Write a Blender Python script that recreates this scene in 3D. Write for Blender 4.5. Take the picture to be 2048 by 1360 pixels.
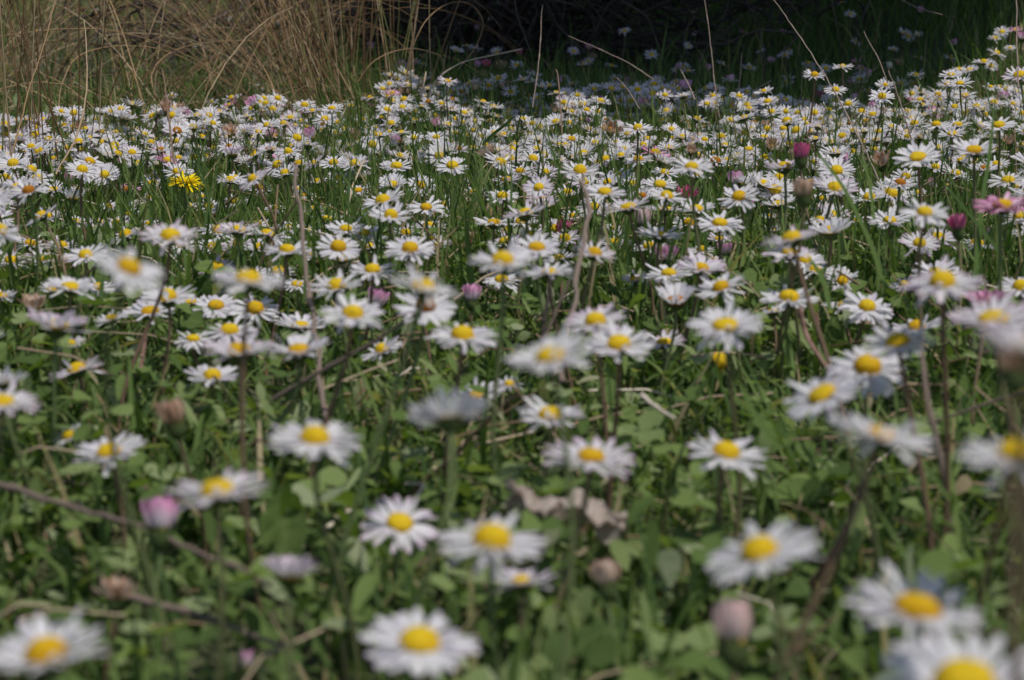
import bpy, math, random
import numpy as np
from mathutils import Vector, Matrix

R_ = math.radians
S = bpy.context.scene
for o in list(bpy.data.objects):
    bpy.data.objects.remove(o, do_unlink=True)

# ---------------------------------------------------------------- camera
CAM_Z, PITCH, FPX = 0.22, R_(12.5), 3600.0          # FPX: focal length in photo pixels (2048 wide)
cd = bpy.data.cameras.new('camera')
cam = bpy.data.objects.new('camera', cd)
S.collection.objects.link(cam)
cam.location = (0, 0, CAM_Z)
cam.rotation_euler = (R_(90) - PITCH, 0, 0)
cd.sensor_width = 36.0
cd.lens = 36.0 * FPX / 2048.0
cd.clip_start, cd.clip_end = 0.02, 400.0
cd.dof.use_dof = True
cd.dof.focus_distance = 1.3
cd.dof.aperture_fstop = 19.0
cd.dof.aperture_blades = 7
S.camera = cam

# ---------------------------------------------------------------- light
SUN_EL, SUN_AZ = R_(66), R_(130)                     # high sun, from the right and a little behind the camera
w = bpy.data.worlds.new('World')
S.world = w
w.use_nodes = True
nt = w.node_tree
sky = nt.nodes.new('ShaderNodeTexSky')
sky.sky_type = 'NISHITA'
sky.sun_disc = False
sky.sun_elevation = SUN_EL
sky.sun_rotation = SUN_AZ
bg = nt.nodes['Background']
bg.inputs['Strength'].default_value = 0.085
nt.links.new(sky.outputs[0], bg.inputs['Color'])
sd = bpy.data.lights.new('sun', 'SUN')
sd.energy = 3.5
sd.angle = R_(0.5)
sd.color = (1.0, 0.95, 0.88)
sun = bpy.data.objects.new('sun', sd)
S.collection.objects.link(sun)
SUN = Vector((math.cos(SUN_EL) * math.sin(SUN_AZ), math.cos(SUN_EL) * math.cos(SUN_AZ), math.sin(SUN_EL)))
sun.rotation_euler = SUN.to_track_quat('Z', 'Y').to_euler()
S.view_settings.view_transform = 'Standard'
S.view_settings.look = 'None'
S.view_settings.exposure = 0.06
S.view_settings.gamma = 1.0
S.cycles.max_bounces = 8
S.cycles.transmission_bounces = 4
S.cycles.use_denoising = True

# one flower a line: x y width aspect roll cup type [D=true diameter]|label|landmark  (measured on the photo, then stood on the ground at its distance)
DATA = """
1930 1352 390 .6 0 .03 w D=.028|largest and most blurred white daisy, cut off by the bottom right corner|the largest blurred corner daisy
1835 1207 285 .4 -8 .12 w|big blurred white daisy with gappy petals just above the largest corner daisy|the gappy blurred daisy
1515 1093 250 .45 20 .08 w|big blurred white daisy tilted up to the right above a pinkish closed head|the big tilted daisy
838 1273 242 .62 0 .0 w|big round white daisy with a pale spot on its wide yellow centre|the big round daisy
90 1300 255 .38 12 .18 w|big blurred white daisy cut off by the bottom left corner|the bottom left corner daisy
1468 1250 118 .12 0 1.15 m|fat beige and pink closed daisy head near the bottom under the big tilted daisy|the fat beige closed head
493 1318 62 .3 0 1.2 b D=.0135|low blurred daisy bud with a reddish white top close to the bottom edge|the low reddish bud
435 972 212 .3 4 .14 p|wide white daisy with faint pink tips above a broad green leaf|the wide pink-tipped daisy
800 1040 165 .74 -10 .05 p|round white daisy turned fully to the viewer, touching a droopier daisy|the round facing daisy
985 1072 222 .5 -4 -.04 w|large white daisy with sagging petals in front of the curled dead leaf|the sagging large daisy
1045 1158 140 .22 0 .3 p D=.0165|small low daisy with upturned petals half hiding its centre, below the sagging one|the small low daisy
1212 1148 74 .15 5 1.15 e D=.0165|small pale closed daisy head with a hint of yellow, alone in the lower greenery|the pale closed head
322 1033 92 .1 0 1.2 k|plump closed daisy with magenta tips and white sides behind a tall brown stem|the plump magenta-tipped bud
580 1148 112 .12 -3 .75 p D=.0155|pale daisy half closed like a cup with mauve tips in the lower greenery|the pale cup-shaped daisy
235 1180 92 .3 -6 .8 d D=.0145|withered low daisy with tan petals and an orange centre near a brown twig|the withered tan daisy
216 898 155 .4 14 .1 w|white daisy with its centre crossed by a tall brown stem|the daisy behind the tall stem
630 868 192 .42 -2 -.06 w|large white daisy with drooping petals and a square yellow centre|the drooping large daisy
1183 905 192 .35 -6 .06 p|large white daisy with mauve outer petals crossed by a dark stem|the mauve-edged large daisy
1455 898 172 .4 -14 .0 w|white daisy leaning down to the right, alone in the green gap|the lone leaning daisy
1765 862 222 .14 -17 .14 w D=.021|white daisy seen from the side, green underside showing, on a slanting brown stem|the side-on daisy on a slanting stem
2035 897 250 .28 8 .1 w D=.02|blurred white daisy cut off by the picture edge below a beige closed head|the blurred right-edge daisy
898 832 168 -.32 8 .42 w D=.0185|blurred daisy seen from behind with green underside and greyish petals|the daisy seen from behind
1100 825 142 .4 0 .12 w|white daisy with a dark stem passing in front of its centre|the daisy behind the dark stem
953 785 112 .42 12 .05 w|white daisy with raised rear petals beside a half-hidden little daisy|the raised-petal daisy
1018 765 52 .4 0 .1 w|
345 828 76 .2 14 1.1 e D=.019|blurred closed head with a tan and orange side on a brown stem|the tan and orange closed head
135 868 80 .45 30 .0 w|
1735 727 165 .66 -4 -.12 w|daisy with deep yellow dome and long drooping petals, lapping the tilted one|the deep-domed drooping daisy
1640 782 172 .5 28 .0 w|white daisy tilted down to the left touching the deep-domed drooping daisy|the left-tilted daisy
1795 677 152 .45 8 .05 w|white daisy just above the deep-domed drooping daisy|
1832 652 115 .28 14 .1 w|
1985 632 175 .33 6 .2 p D=.023|white daisy with a mauve-tinged petal fan and wide flat yellow centre at right|the flat-centred right daisy
2078 690 250 .12 -12 .3 p D=.017|very blurred pale daisy at the right edge showing only long mauve-white petals|
2028 722 85 .1 0 1.15 e D=.015|blurred beige closed head halfway up the right edge|the beige head at the right edge
1885 557 172 .4 0 -.05 p|white daisy with pink-tinged hanging petals covering a smaller daisy behind|the pink-tinged hanging daisy
1872 540 98 .5 5 .1 w|
1808 566 68 .45 18 .1 w|
1690 608 98 .14 0 .18 w|daisy seen edge-on with a green underside before a gappy-petalled white daisy|
1735 608 112 .6 -10 -.03 w|white daisy with widely spaced petals behind an edge-on one|the spaced-petal daisy
1578 590 122 .4 -4 .04 w|white daisy partly hidden by the stem of the stacked pink-tipped pair|the daisy crossed by a stem
1450 645 155 .5 3 .12 w|large crisp white daisy with domed yellow centre right of the fringed brown one|the large domed daisy
1238 683 145 .52 0 .14 w|white daisy with a full ring of upswept petals on a straight green stem|the upswept full daisy
1328 680 92 .3 4 .08 p|
1098 705 180 .42 12 .1 w D=.0185|blurred daisy with a big raised yellow centre in front of others|the big-centred blurred daisy
1190 637 132 .4 6 .15 p|
1352 598 88 .42 0 .72 o|half-closed daisy with fringed brownish petals and a brown-orange centre|the fringed brown daisy
1440 570 112 .4 18 .08 w|
1440 722 46 .5 -60 .2 n|petalless yellow daisy centre lying tilted low in the grass|the petalless yellow centre
1545 622 62 -.1 10 .1 w|
925 664 148 .35 -3 .0 w|flat white daisy with long side petals above a pale bud in the greenery|the flat long-petalled daisy
762 696 88 .35 24 .0 w|sparse daisy with few petals tilted down left under a brown twig|the sparse tilted daisy
852 606 132 .62 -6 -.05 o|white daisy whose orange centre hides behind another daisy's stem and calyx|the orange-centred hidden daisy
850 570 152 .18 -14 .14 w D=.019|blurred white daisy covering the orange-centred daisy, tilted down to the right|
706 621 136 .47 -3 -.02 w|crisp white daisy with oval yellow centre left of a pink half-closed head|the crisp oval daisy
755 598 55 .1 -20 1.1 k|pink-striped half-closed daisy leaning right between two large white ones|the leaning pink-striped head
943 588 46 .1 0 1.15 k|
672 568 112 .32 10 .14 w|
594 566 68 .35 0 .05 w|
597 695 132 .3 6 .42 o|cup-shaped daisy with orange-flushed centre leaning on a slanting green stem|the cup-shaped orange daisy
600 647 105 .25 0 .3 w|
478 698 152 .18 2 .34 p|cup-shaped white daisy with mauve petals and thick green calyx in the mid left|the mauve cup daisy
458 657 118 .35 5 .06 w|
425 747 118 .35 0 .16 w|white daisy with narrow spread petals left of a stout green calyx|the narrow-petalled daisy
386 673 78 .45 0 -.25 w|
152 735 115 .12 18 .12 p|thin daisy seen edge-on sloping up to the right in the left greenery|the sloping edge-on daisy
115 648 134 .08 -5 .5 p|pale cup-shaped daisy with mauve tips on a leaning brown stem, left side|the pale left cup daisy
8 797 150 .35 -6 .15 p D=.02|blurred mauve-petalled daisy cut off by the left edge|the blurred left-edge daisy
-5 762 125 -.06 12 .2 w D=.019|
222 634 72 .2 14 .08 w|
142 685 52 .35 20 .05 w|
300 617 112 .35 4 .1 w|
335 590 122 .35 8 .14 w|
380 601 78 .2 8 .2 w|
432 607 96 .58 0 -.04 w|white daisy with raised orange-yellow dome and hanging lower petals left of another|
510 614 104 .62 0 .0 w|
497 555 156 .14 -4 .12 w D=.02|
260 530 160 .55 -22 .02 w D=.0165|very blurred tall daisy with petals only along its top, on a long stem|the tall blurred daisy
142 569 112 .33 -5 .14 w|
197 572 72 .47 0 .0 w|
104 576 62 .3 0 .1 w|
68 605 60 .25 0 .9 d|
3 588 66 .3 0 .1 w|
22 517 86 .4 4 .06 p|
85 513 77 .52 -5 .1 p|
138 528 62 .3 0 .95 d|whitish half-closed daisy with a yellow heart left of the tall blurred daisy|
2 457 95 .45 -24 .05 w D=.018|
124 488 70 .3 0 .1 p|
62 484 72 .3 -10 .08 w|
340 466 124 .45 0 .03 p|crisp white daisy with pink-tinged tips standing above its neighbours, left side|the crisp pink-tinged daisy
432 531 92 .4 0 .06 p|
505 545 90 .4 0 .08 w|
475 456 92 .22 5 .22 p|
436 458 82 .35 -5 .05 w|
515 446 52 .35 8 .05 w|
426 490 76 .4 0 .12 w|
477 487 72 .25 8 .2 p|
517 492 62 .4 0 .08 w|
556 538 82 .4 8 .0 w|
575 496 102 .18 -5 .06 w|
580 452 76 .4 0 .04 w|
610 457 72 .4 -5 .04 w|
652 436 76 .35 5 .08 w|
692 454 82 .4 0 .12 w|
677 491 96 .62 -5 .03 w|white daisy with broad petals and round orange-yellow dome, centre left|the broad-petalled daisy
728 463 80 .5 0 .06 w|
745 535 102 .4 0 .06 w|
782 427 92 .4 -3 .06 w|
737 490 62 .25 0 .2 w|
756 480 46 .4 15 .06 w|
631 416 56 .35 0 .08 w|
655 414 40 .3 0 .1 w|
624 507 52 .3 0 .1 w|
820 493 106 .55 0 .03 w|white daisy with a tall domed yellow centre left of a drooping orange one|the tall-domed daisy
812 463 70 .35 -5 .08 w|
852 411 82 .52 0 .0 w|
888 407 62 .45 10 .08 w|
874 425 60 .4 0 .25 o|
858 474 60 .35 0 .1 w|
877 487 56 .35 5 .2 p|
858 450 80 .15 0 .12 w|
930 481 58 .4 25 .8 d|wilting daisy with a toothed orange centre leaning on a crooked stem|the wilting orange daisy
984 422 54 .35 0 .7 d|small shrivelled daisy with orange-tan petals and orange centre|the shrivelled tan daisy
988 441 88 .2 0 .1 w|
1015 457 62 .25 5 .08 w|
1005 517 142 .3 2 .18 w D=.021|blurred white daisy with raised rear petals before a crisp smaller one|the blurred raised daisy
1073 490 112 .45 0 .08 w|
1010 481 82 .3 5 .08 p|
1003 555 86 .5 0 .03 w|
1098 540 116 .18 3 .2 w|
1130 475 76 .4 5 .2 p|
1111 454 72 .62 0 .0 w|
1128 456 42 .15 0 1.1 r|dark red closed daisy head pressed against a white daisy, centre|the dark red head
1088 410 64 .2 0 .62 p|
1084 394 66 .4 0 .08 p|
1146 430 56 .35 0 .08 w|
1188 412 72 .56 0 .04 w|
1135 382 62 .3 -5 .08 w|
1210 380 92 .36 -3 .03 w|
1189 503 96 .22 -12 .2 p D=.019|
1005 389 72 .4 0 .08 w|
948 382 58 .3 -5 .05 w|
916 382 42 .3 0 .1 w|
917 361 46 .36 5 .08 w|
842 368 62 .82 0 .03 w|daisy with narrow petals turned fully to the viewer, centre left of the meadow|the small facing daisy
905 328 75 .62 0 .0 w|crisp white daisy with full round yellow dome standing alone over grass|the crisp domed daisy
1013 358 62 .18 5 .25 p|
1040 340 62 .36 5 .04 w|
978 361 36 .35 0 .1 w|
1160 338 86 .4 2 .05 w|daisy with two raised upper petals on a thick blurred stem|the two-raised-petals daisy
1230 481 72 .4 0 .12 w|
1226 455 56 .3 0 .1 w|
1298 490 72 .35 8 .08 w|
1320 466 102 .1 -8 .18 w|white daisy seen edge-on with broad green underside, right of centre|the edge-on green-bottomed daisy
1255 410 96 .22 12 .18 p|
1286 436 50 .15 0 1.1 m|pale beige closed daisy head beside an edge-on daisy|the pale beige head
1330 416 82 -.06 0 .14 w|
1393 415 80 .26 4 .22 w|
1378 443 72 .46 0 .0 w|
1440 442 100 .42 -3 .04 w|white daisy with wide oval yellow centre on a blurred green stem|the wide-centred daisy
1477 390 86 .62 15 .08 w|white daisy with conical yellow centre tilted to the left over a pink bud|the cone-centred daisy
1470 357 40 .1 0 1.1 k|
1375 386 54 .3 0 .75 r|reddish half-closed daisy with orange centre behind a thin stem|the reddish half-closed daisy
1320 366 76 .45 -3 .02 w|
1383 329 92 .34 0 -.03 w|
1276 316 64 .4 6 .08 w|
1458 335 46 .35 10 .08 w|
1493 335 34 .5 0 .5 o|
1497 296 56 .3 0 -.03 w|
1556 404 76 .28 5 .25 w|
1568 331 84 .1 5 .35 p|
1602 304 46 .08 0 1.15 r|crimson closed daisy head on a thick upright stem, right of centre|the crimson closed head
1607 378 58 .15 0 1.05 e D=.019|blurred shrivelled brownish daisy head on a thick green stem|the shrivelled brown head
1502 410 36 .1 0 1.05 k|
1622 362 68 .45 -3 .08 w|
1645 394 62 .3 0 .1 w|
1655 414 72 .42 5 .08 w|
1582 472 124 .15 13 .12 p D=.021|mauve-tipped daisy directly above another on the same line, stacked pair, upper|the upper stacked daisy
1580 499 108 .28 0 .03 p|
1402 531 112 .34 -5 .22 p|
1337 541 102 .4 5 .04 w|
1270 556 62 .3 5 .1 p|
1332 508 62 .12 0 .9 k|half-closed pink and white striped daisy above a large yellow-centred one|the striped pink head
1403 497 62 .35 0 .04 w|
1426 519 52 .4 5 .06 w|
1450 499 42 .1 0 1.0 k|
1438 475 56 .3 0 .08 p|
1540 430 42 .3 0 .1 w|
1546 459 46 .2 0 .4 p|
1685 560 80 .72 -15 .15 w|white daisy facing the viewer with one grey petal folded up at right|the folded-petal daisy
1779 437 92 .38 0 .14 w|white daisy with long swept petals left of a blurred shaggy daisy|
1714 439 46 .5 0 .08 w|
1738 392 76 .38 3 .18 w|
1850 420 104 .52 -10 -.02 w D=.019|blurred shaggy white daisy left of a magenta closed head|the blurred shaggy daisy
1915 447 46 .1 5 1.15 r D=.019|blurred magenta closed daisy head beside the blurred shaggy daisy|the magenta closed head
1978 462 30 .3 0 1.2 b|
1812 351 66 .52 0 .06 w|
1868 368 32 .1 0 1.2 k|
1890 369 46 .4 -8 .04 w|
1834 384 40 .6 0 .05 w|
1835 310 96 .58 3 .14 w|large white daisy with conical yellow centre on a thick blurred stem, upper right|the large cone daisy
1948 296 96 .4 0 .24 w|large white daisy with upturned petals right of a cone-centred one|the upturned right daisy
1992 326 62 .35 5 .08 w|
2015 357 86 .36 3 .08 w|
2005 405 122 .28 -4 .06 q|wide daisy with magenta-striped petals and yellow centre at the right edge|the magenta-striped daisy
2040 428 84 .42 0 .04 w|
2062 462 86 .3 0 .1 w|
2042 570 102 .46 0 .06 w|
1968 603 92 .1 0 .65 q D=.02|blurred pink and white daisy half closed behind the flat-centred one|
1997 247 72 .46 6 .08 w|
1915 247 60 .3 5 .08 w|
1909 212 48 .38 5 .06 w|
1952 210 44 .55 5 .12 w|
1891 190 42 .3 5 .1 w|
1904 265 62 .3 5 .04 w|
1927 278 48 .35 5 .08 w|
1872 246 64 .3 0 -.05 w|
1748 297 50 .33 5 .06 w|
1670 302 70 .2 0 .3 w|
1732 241 46 .46 0 .06 w|
1816 222 46 .35 -8 .04 w|
1764 191 54 .62 0 .03 w|sharp white daisy with round yellow dome, tallest of the right cluster|the sharp round-domed daisy
1696 206 50 .46 5 .08 w|
1671 178 50 .5 0 .12 w|
1650 176 36 .35 0 .12 w|
1840 197 42 .42 5 .08 w|
1876 188 44 .46 0 .1 w|
1930 189 50 .4 5 .08 w|
1920 164 56 .42 0 .14 w|
1895 167 46 .2 0 .14 w|
1902 147 50 .4 0 .14 w|
1938 138 40 .4 15 .06 w|
1967 122 46 .2 0 .2 w|
1982 131 34 .6 -20 .06 w|
2038 147 80 .4 10 .14 p|white daisy with reddish tips cut by the right edge, upper right|
2020 175 38 .4 0 .3 w|
2004 62 38 .6 0 .08 w|shaded bluish white daisy in tall grass, highest on the right bank|the highest bank daisy
2020 95 26 .5 0 .08 w|
1629 148 50 .42 0 .04 w|white daisy rising alone above the right cluster before the dark shade|the lone raised daisy
1685 132 45 .14 5 .08 w|
1832 148 40 .14 0 .14 w|
1770 168 44 .46 0 .08 w|
1801 165 38 .46 0 .08 w|
1823 167 36 .4 15 .08 w|
1793 178 34 .4 0 .08 w|
1725 189 36 .35 0 .08 w|
1738 180 32 .3 0 .1 w|
1672 199 42 .3 0 .14 w|
1812 185 30 .4 0 .1 w|
1779 131 20 .2 0 1.25 c|round creamy white bud standing above the grass at the shade's right end|the creamy bud
1746 213 26 .1 0 1.1 k|
1609 206 32 .4 0 .5 q|
1574 240 62 .45 5 .22 w|
1515 236 44 .5 15 .06 w|
1542 222 46 .5 8 .12 w|
1525 212 42 .35 0 .1 w|
1535 201 48 .42 10 .18 w|
1527 180 42 .3 10 .14 w|
1577 206 34 .1 0 .2 w|
1479 191 42 .4 -20 .08 w|
1446 195 26 .4 0 .1 w|
1457 200 26 .4 0 .3 w|
1528 271 50 .3 0 .18 w|
1470 216 36 .36 8 .08 w|
1434 219 42 .35 0 .22 w|
1398 224 44 .5 5 .08 w|
1388 208 32 .3 0 .1 w|
1460 239 48 .36 12 .08 w|
1448 254 30 .5 0 .08 w|
1407 251 40 .5 0 .08 w|
1384 255 47 .36 5 .08 w|
1443 272 52 .4 -18 .0 w|
1398 269 44 .15 0 .22 w|
1365 190 47 .02 10 .22 w|white daisy seen edge-on from its green side, before the dark shade|the edge-on shade-side daisy
1343 175 38 .36 0 .18 w|
1308 167 44 .5 0 .06 w|white daisy raised on a tall stem against the dark shade, left of two|the raised shade-edge daisy
1331 208 38 .4 0 .06 w|
1324 238 34 .4 0 .1 w|
1276 254 62 .42 0 .0 w|
1291 275 50 .35 5 .06 w|
1233 284 48 .3 0 .22 w|
1337 293 54 .35 8 .26 w|
1213 303 34 .5 5 .08 w|
1232 246 34 .4 0 .06 w|
1233 228 34 .36 0 .08 w|
1212 237 30 .4 0 .1 o|
1258 230 34 .3 0 .08 w|
1285 227 30 .3 0 .1 w|
1360 310 24 .4 0 .3 w|
1427 305 35 .35 0 .08 w|
1307 259 28 .3 0 .1 w|
1230 207 34 .14 0 .1 p|
1142 275 56 .42 0 .12 w|
895 160 46 .3 -5 -.05 p|white daisy with bulging yellow centre and pinkish tip, tallest against the dark|the tallest dark-backed daisy
913 186 38 .5 5 .06 w|
923 179 34 .5 12 .08 w|
982 181 32 .4 0 .1 w|white daisy standing alone against the dark shade in the middle|the lone shade daisy
932 208 36 .7 0 .08 w|
950 241 32 .72 0 .03 w|
911 236 38 .5 0 .08 w|
872 272 50 .5 3 .06 w|
910 264 42 .4 0 .14 w|
936 269 36 .4 0 .06 w|
962 271 44 .5 0 .06 w|
970 287 50 .42 0 .12 w|
946 295 46 .22 8 .18 w|
1003 283 36 .4 0 .04 w|
1073 297 58 .24 8 .14 w|
1060 268 42 .24 12 .08 w|
1023 258 44 .3 5 .18 p|
1018 245 32 .3 0 .14 p|
1015 225 28 .4 0 .1 w|
1057 191 31 .5 0 .08 w|
1049 198 30 .3 0 .1 w|
1083 205 30 .4 0 .06 w|
1086 216 38 .5 5 .08 w|
1072 227 28 .4 0 .1 w|
1119 234 32 .4 0 .1 w|
1165 238 38 .5 0 .1 w|
1172 245 26 .2 0 1.0 k|
1102 259 34 .3 0 .18 w|
1196 276 42 .5 10 .08 w|
1084 243 22 .4 0 .4 o|
1123 196 34 .3 8 .14 p|
1158 201 26 .3 0 .1 q|
975 228 36 .14 0 .32 w|
994 231 26 .3 0 .1 w|
1032 213 30 .2 5 .5 d|
868 241 37 .1 0 .38 w|
804 212 46 .5 5 .08 w|
833 202 36 .2 0 .12 o|
806 277 30 .4 0 .1 w|
745 287 54 .84 0 .03 w|sharp daisy with a full wheel of petals facing the viewer, left of centre|the wheel-like daisy
780 302 46 -.45 8 .3 w|
667 322 62 .5 6 .03 w|
677 355 58 .4 0 .14 w|
634 362 52 .2 5 .28 p|
520 372 56 .62 0 .04 w|white daisy alone in green grass right of the dandelion|
716 378 60 .5 6 .03 w|
793 329 72 .42 0 .04 w|
665 299 34 .6 0 .1 w|
642 294 32 .4 0 .1 w|
576 301 60 .4 3 .0 w|
582 290 44 .3 0 .1 w|
527 285 48 .3 0 .18 w|
498 287 42 .3 0 .1 w|
466 306 46 .12 0 .75 p|goblet-shaped half-closed daisy with pink tips above the grass, left of centre|the goblet daisy
425 294 40 .5 0 .08 w|
410 312 42 .3 0 .1 p|
431 312 30 .4 0 .1 w|
534 248 54 .42 14 .0 w|white daisy with long spoke-like petals tilted right below the dry rush clump|the spoked daisy
554 262 36 .5 20 .08 w|
585 265 42 .4 0 .0 w|
613 253 38 .4 0 .08 w|
602 240 32 .4 0 .1 w|
590 249 30 .35 0 .1 p|
642 258 38 .4 0 .08 w|
500 254 32 .5 0 .1 w|
480 252 30 .4 0 .1 w|
457 253 36 .5 0 .08 w|
435 262 34 .4 0 .08 w|
448 234 36 .4 0 .0 w|
493 225 32 .6 -10 .1 w|
423 203 32 .4 0 .06 w|
520 173 32 .5 -10 .08 w|
577 207 32 .5 10 .1 w|
612 200 28 .2 10 .05 w|
592 222 36 .2 0 .1 q|
626 230 30 .4 0 .1 w|
663 214 50 .36 5 .06 w|
701 210 36 .6 0 .08 w|
676 228 28 .4 0 .06 w|
638 157 30 .22 0 .06 w|white daisy standing highest of all before the dry rush stems|the highest rush-side daisy
728 188 31 .5 6 .06 w|
766 176 38 .6 -25 .1 w|
725 237 40 .4 0 .0 w|
735 254 32 .5 0 .08 w|
778 262 32 .5 0 .08 w|
752 254 30 .4 0 .1 w|
750 211 34 .15 0 .3 q|
690 257 40 .3 -10 .08 w|
10 354 66 .5 10 .06 w|
75 353 68 .45 0 .0 w|white daisy with a tall barrel-shaped yellow centre, far left|the barrel-centred daisy
105 376 62 .3 8 .14 w|
138 356 32 .12 0 1.05 k|pink and white half-closed head above a greenish closed one, far left|the pink far-left head
146 395 52 -.15 0 .75 w|
158 377 42 .3 0 .1 w|
4 405 66 .45 8 .06 w|
181 321 68 .5 -24 -.02 w|
212 333 48 .2 5 .08 w|
205 361 44 .4 0 .08 w|
255 377 56 .28 -3 .12 q|open magenta-pink daisy with an orange centre left of the dandelion|the open magenta daisy
218 411 46 .4 5 .14 w|
150 440 62 .42 0 .02 w|
200 442 52 .3 0 .1 p|
232 444 57 .46 5 .08 p|
190 455 47 .2 0 .4 p|
258 425 52 .4 15 .08 w|
277 406 42 .3 0 .1 w|
297 444 47 .4 10 .03 w|
298 394 44 .22 10 .08 w|
305 363 56 .5 5 .06 w|
300 350 42 .4 0 .08 w|
356 340 68 .36 0 .02 w|white daisy with long thin petals directly above the yellow dandelion|
387 314 52 .62 0 .06 w|
366 291 38 .4 0 .08 w|
367 274 36 .5 8 .06 w|
385 264 28 .5 0 .08 w|
293 297 44 .4 0 .08 w|
258 294 40 .4 0 .12 w|
292 318 44 .36 0 .08 w|
244 321 30 .3 0 .9 k|
265 278 32 .4 0 .08 w|
231 252 36 .62 0 .06 o|sharp white daisy with a round orange centre, left cluster|the orange-centred left daisy
270 256 34 .42 0 .06 w|
310 266 30 .42 0 .08 w|
311 277 28 .4 0 .1 w|
330 279 27 .5 0 .1 o|
340 291 32 .4 0 .1 w|
352 304 32 .5 0 .1 w|
194 236 42 .5 5 .06 w|
165 242 44 .5 0 .06 w|
192 300 50 -.55 8 .2 w|white daisy turned away showing its dark green back, left cluster|the turned-away left daisy
133 294 38 .7 10 .06 w|
107 298 32 .5 0 .08 w|
68 285 28 .5 0 .08 w|
107 315 38 .4 10 .06 w|
70 322 38 .5 0 .1 w|
100 326 32 .4 0 .1 w|
125 336 42 .4 0 .0 w|
133 270 42 .2 0 .06 w|
342 191 34 .5 10 .06 w|
293 221 28 .4 10 .06 w|
306 213 26 .5 10 .1 w|
263 226 30 .4 0 .06 w|
315 246 24 .4 0 .1 w|
390 245 30 .4 8 .08 w|
75 230 24 .5 15 .1 w|
10 233 28 .4 0 .1 w|
32 239 26 .3 0 .1 w|
418 411 56 .56 0 .0 w|
471 401 56 .42 12 .04 w|
405 391 42 .4 0 .1 w|
380 409 34 .35 0 .1 w|
552 414 50 .36 6 .04 w|
607 387 58 .42 0 .03 w|
594 376 34 .3 0 .1 w|
"""

rng = np.random.default_rng(7)
random.seed(7)

# ---------------------------------------------------------------- geometry of the place
CP, SP = math.cos(PITCH), math.sin(PITCH)
FWD, UP, RT = np.array([0, CP, -SP]), np.array([0, SP, CP]), np.array([1.0, 0, 0])
CAMP = np.array([0, 0, CAM_Z])


def sstep(a, b, x):
    t = np.clip((x - a) / (b - a), 0, 1)
    return t * t * (3 - 2 * t)


def ground(x, y):
    x = np.asarray(x, float); y = np.asarray(y, float)
    bank = 0.13 * sstep(0.3, 1.3, x) * sstep(1.3, 3.2, y) + 0.1 * sstep(0.9, 2.6, x) * sstep(2.0, 5.0, y)
    z = bank + 0.006 * np.sin(9 * x + 1.3) * np.sin(7 * y) + 0.012 * np.sin(2.3 * x - 0.7) * np.sin(1.9 * y + 0.4) * sstep(0.8, 2, y)
    z = z + .032 * (1 - sstep(.65, 1.6, y))
    far = sstep(8, 60, np.hypot(x, y))
    return z * (1 - far) + far * 0.3 * np.sin(x * .11) * np.sin(y * .09)


def unproject(px, py, d):
    return CAMP + d * (FWD + (px - 1024) / FPX * RT + (680 - py) / FPX * UP)


def project(p):
    q = np.asarray(p) - CAMP
    d = q @ FWD
    return 1024 + FPX * (q @ RT) / d, 680 - FPX * (q @ UP) / d, d


def ground_point(px, py):
    d = 1.0
    for _ in range(25):
        ray = FWD + (px - 1024) / FPX * RT + (680 - py) / FPX * UP
        p = CAMP + d * ray
        g = float(ground(p[0], p[1]))
        d = (g - CAM_Z) / ray[2] if ray[2] < -1e-3 else 6.0
    return CAMP + d * ray


# ---------------------------------------------------------------- materials
def new_mat(name):
    m = bpy.data.materials.new(name)
    m.use_nodes = True
    t = m.node_tree
    t.nodes.clear()
    return m, t, t.nodes, t.links


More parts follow.
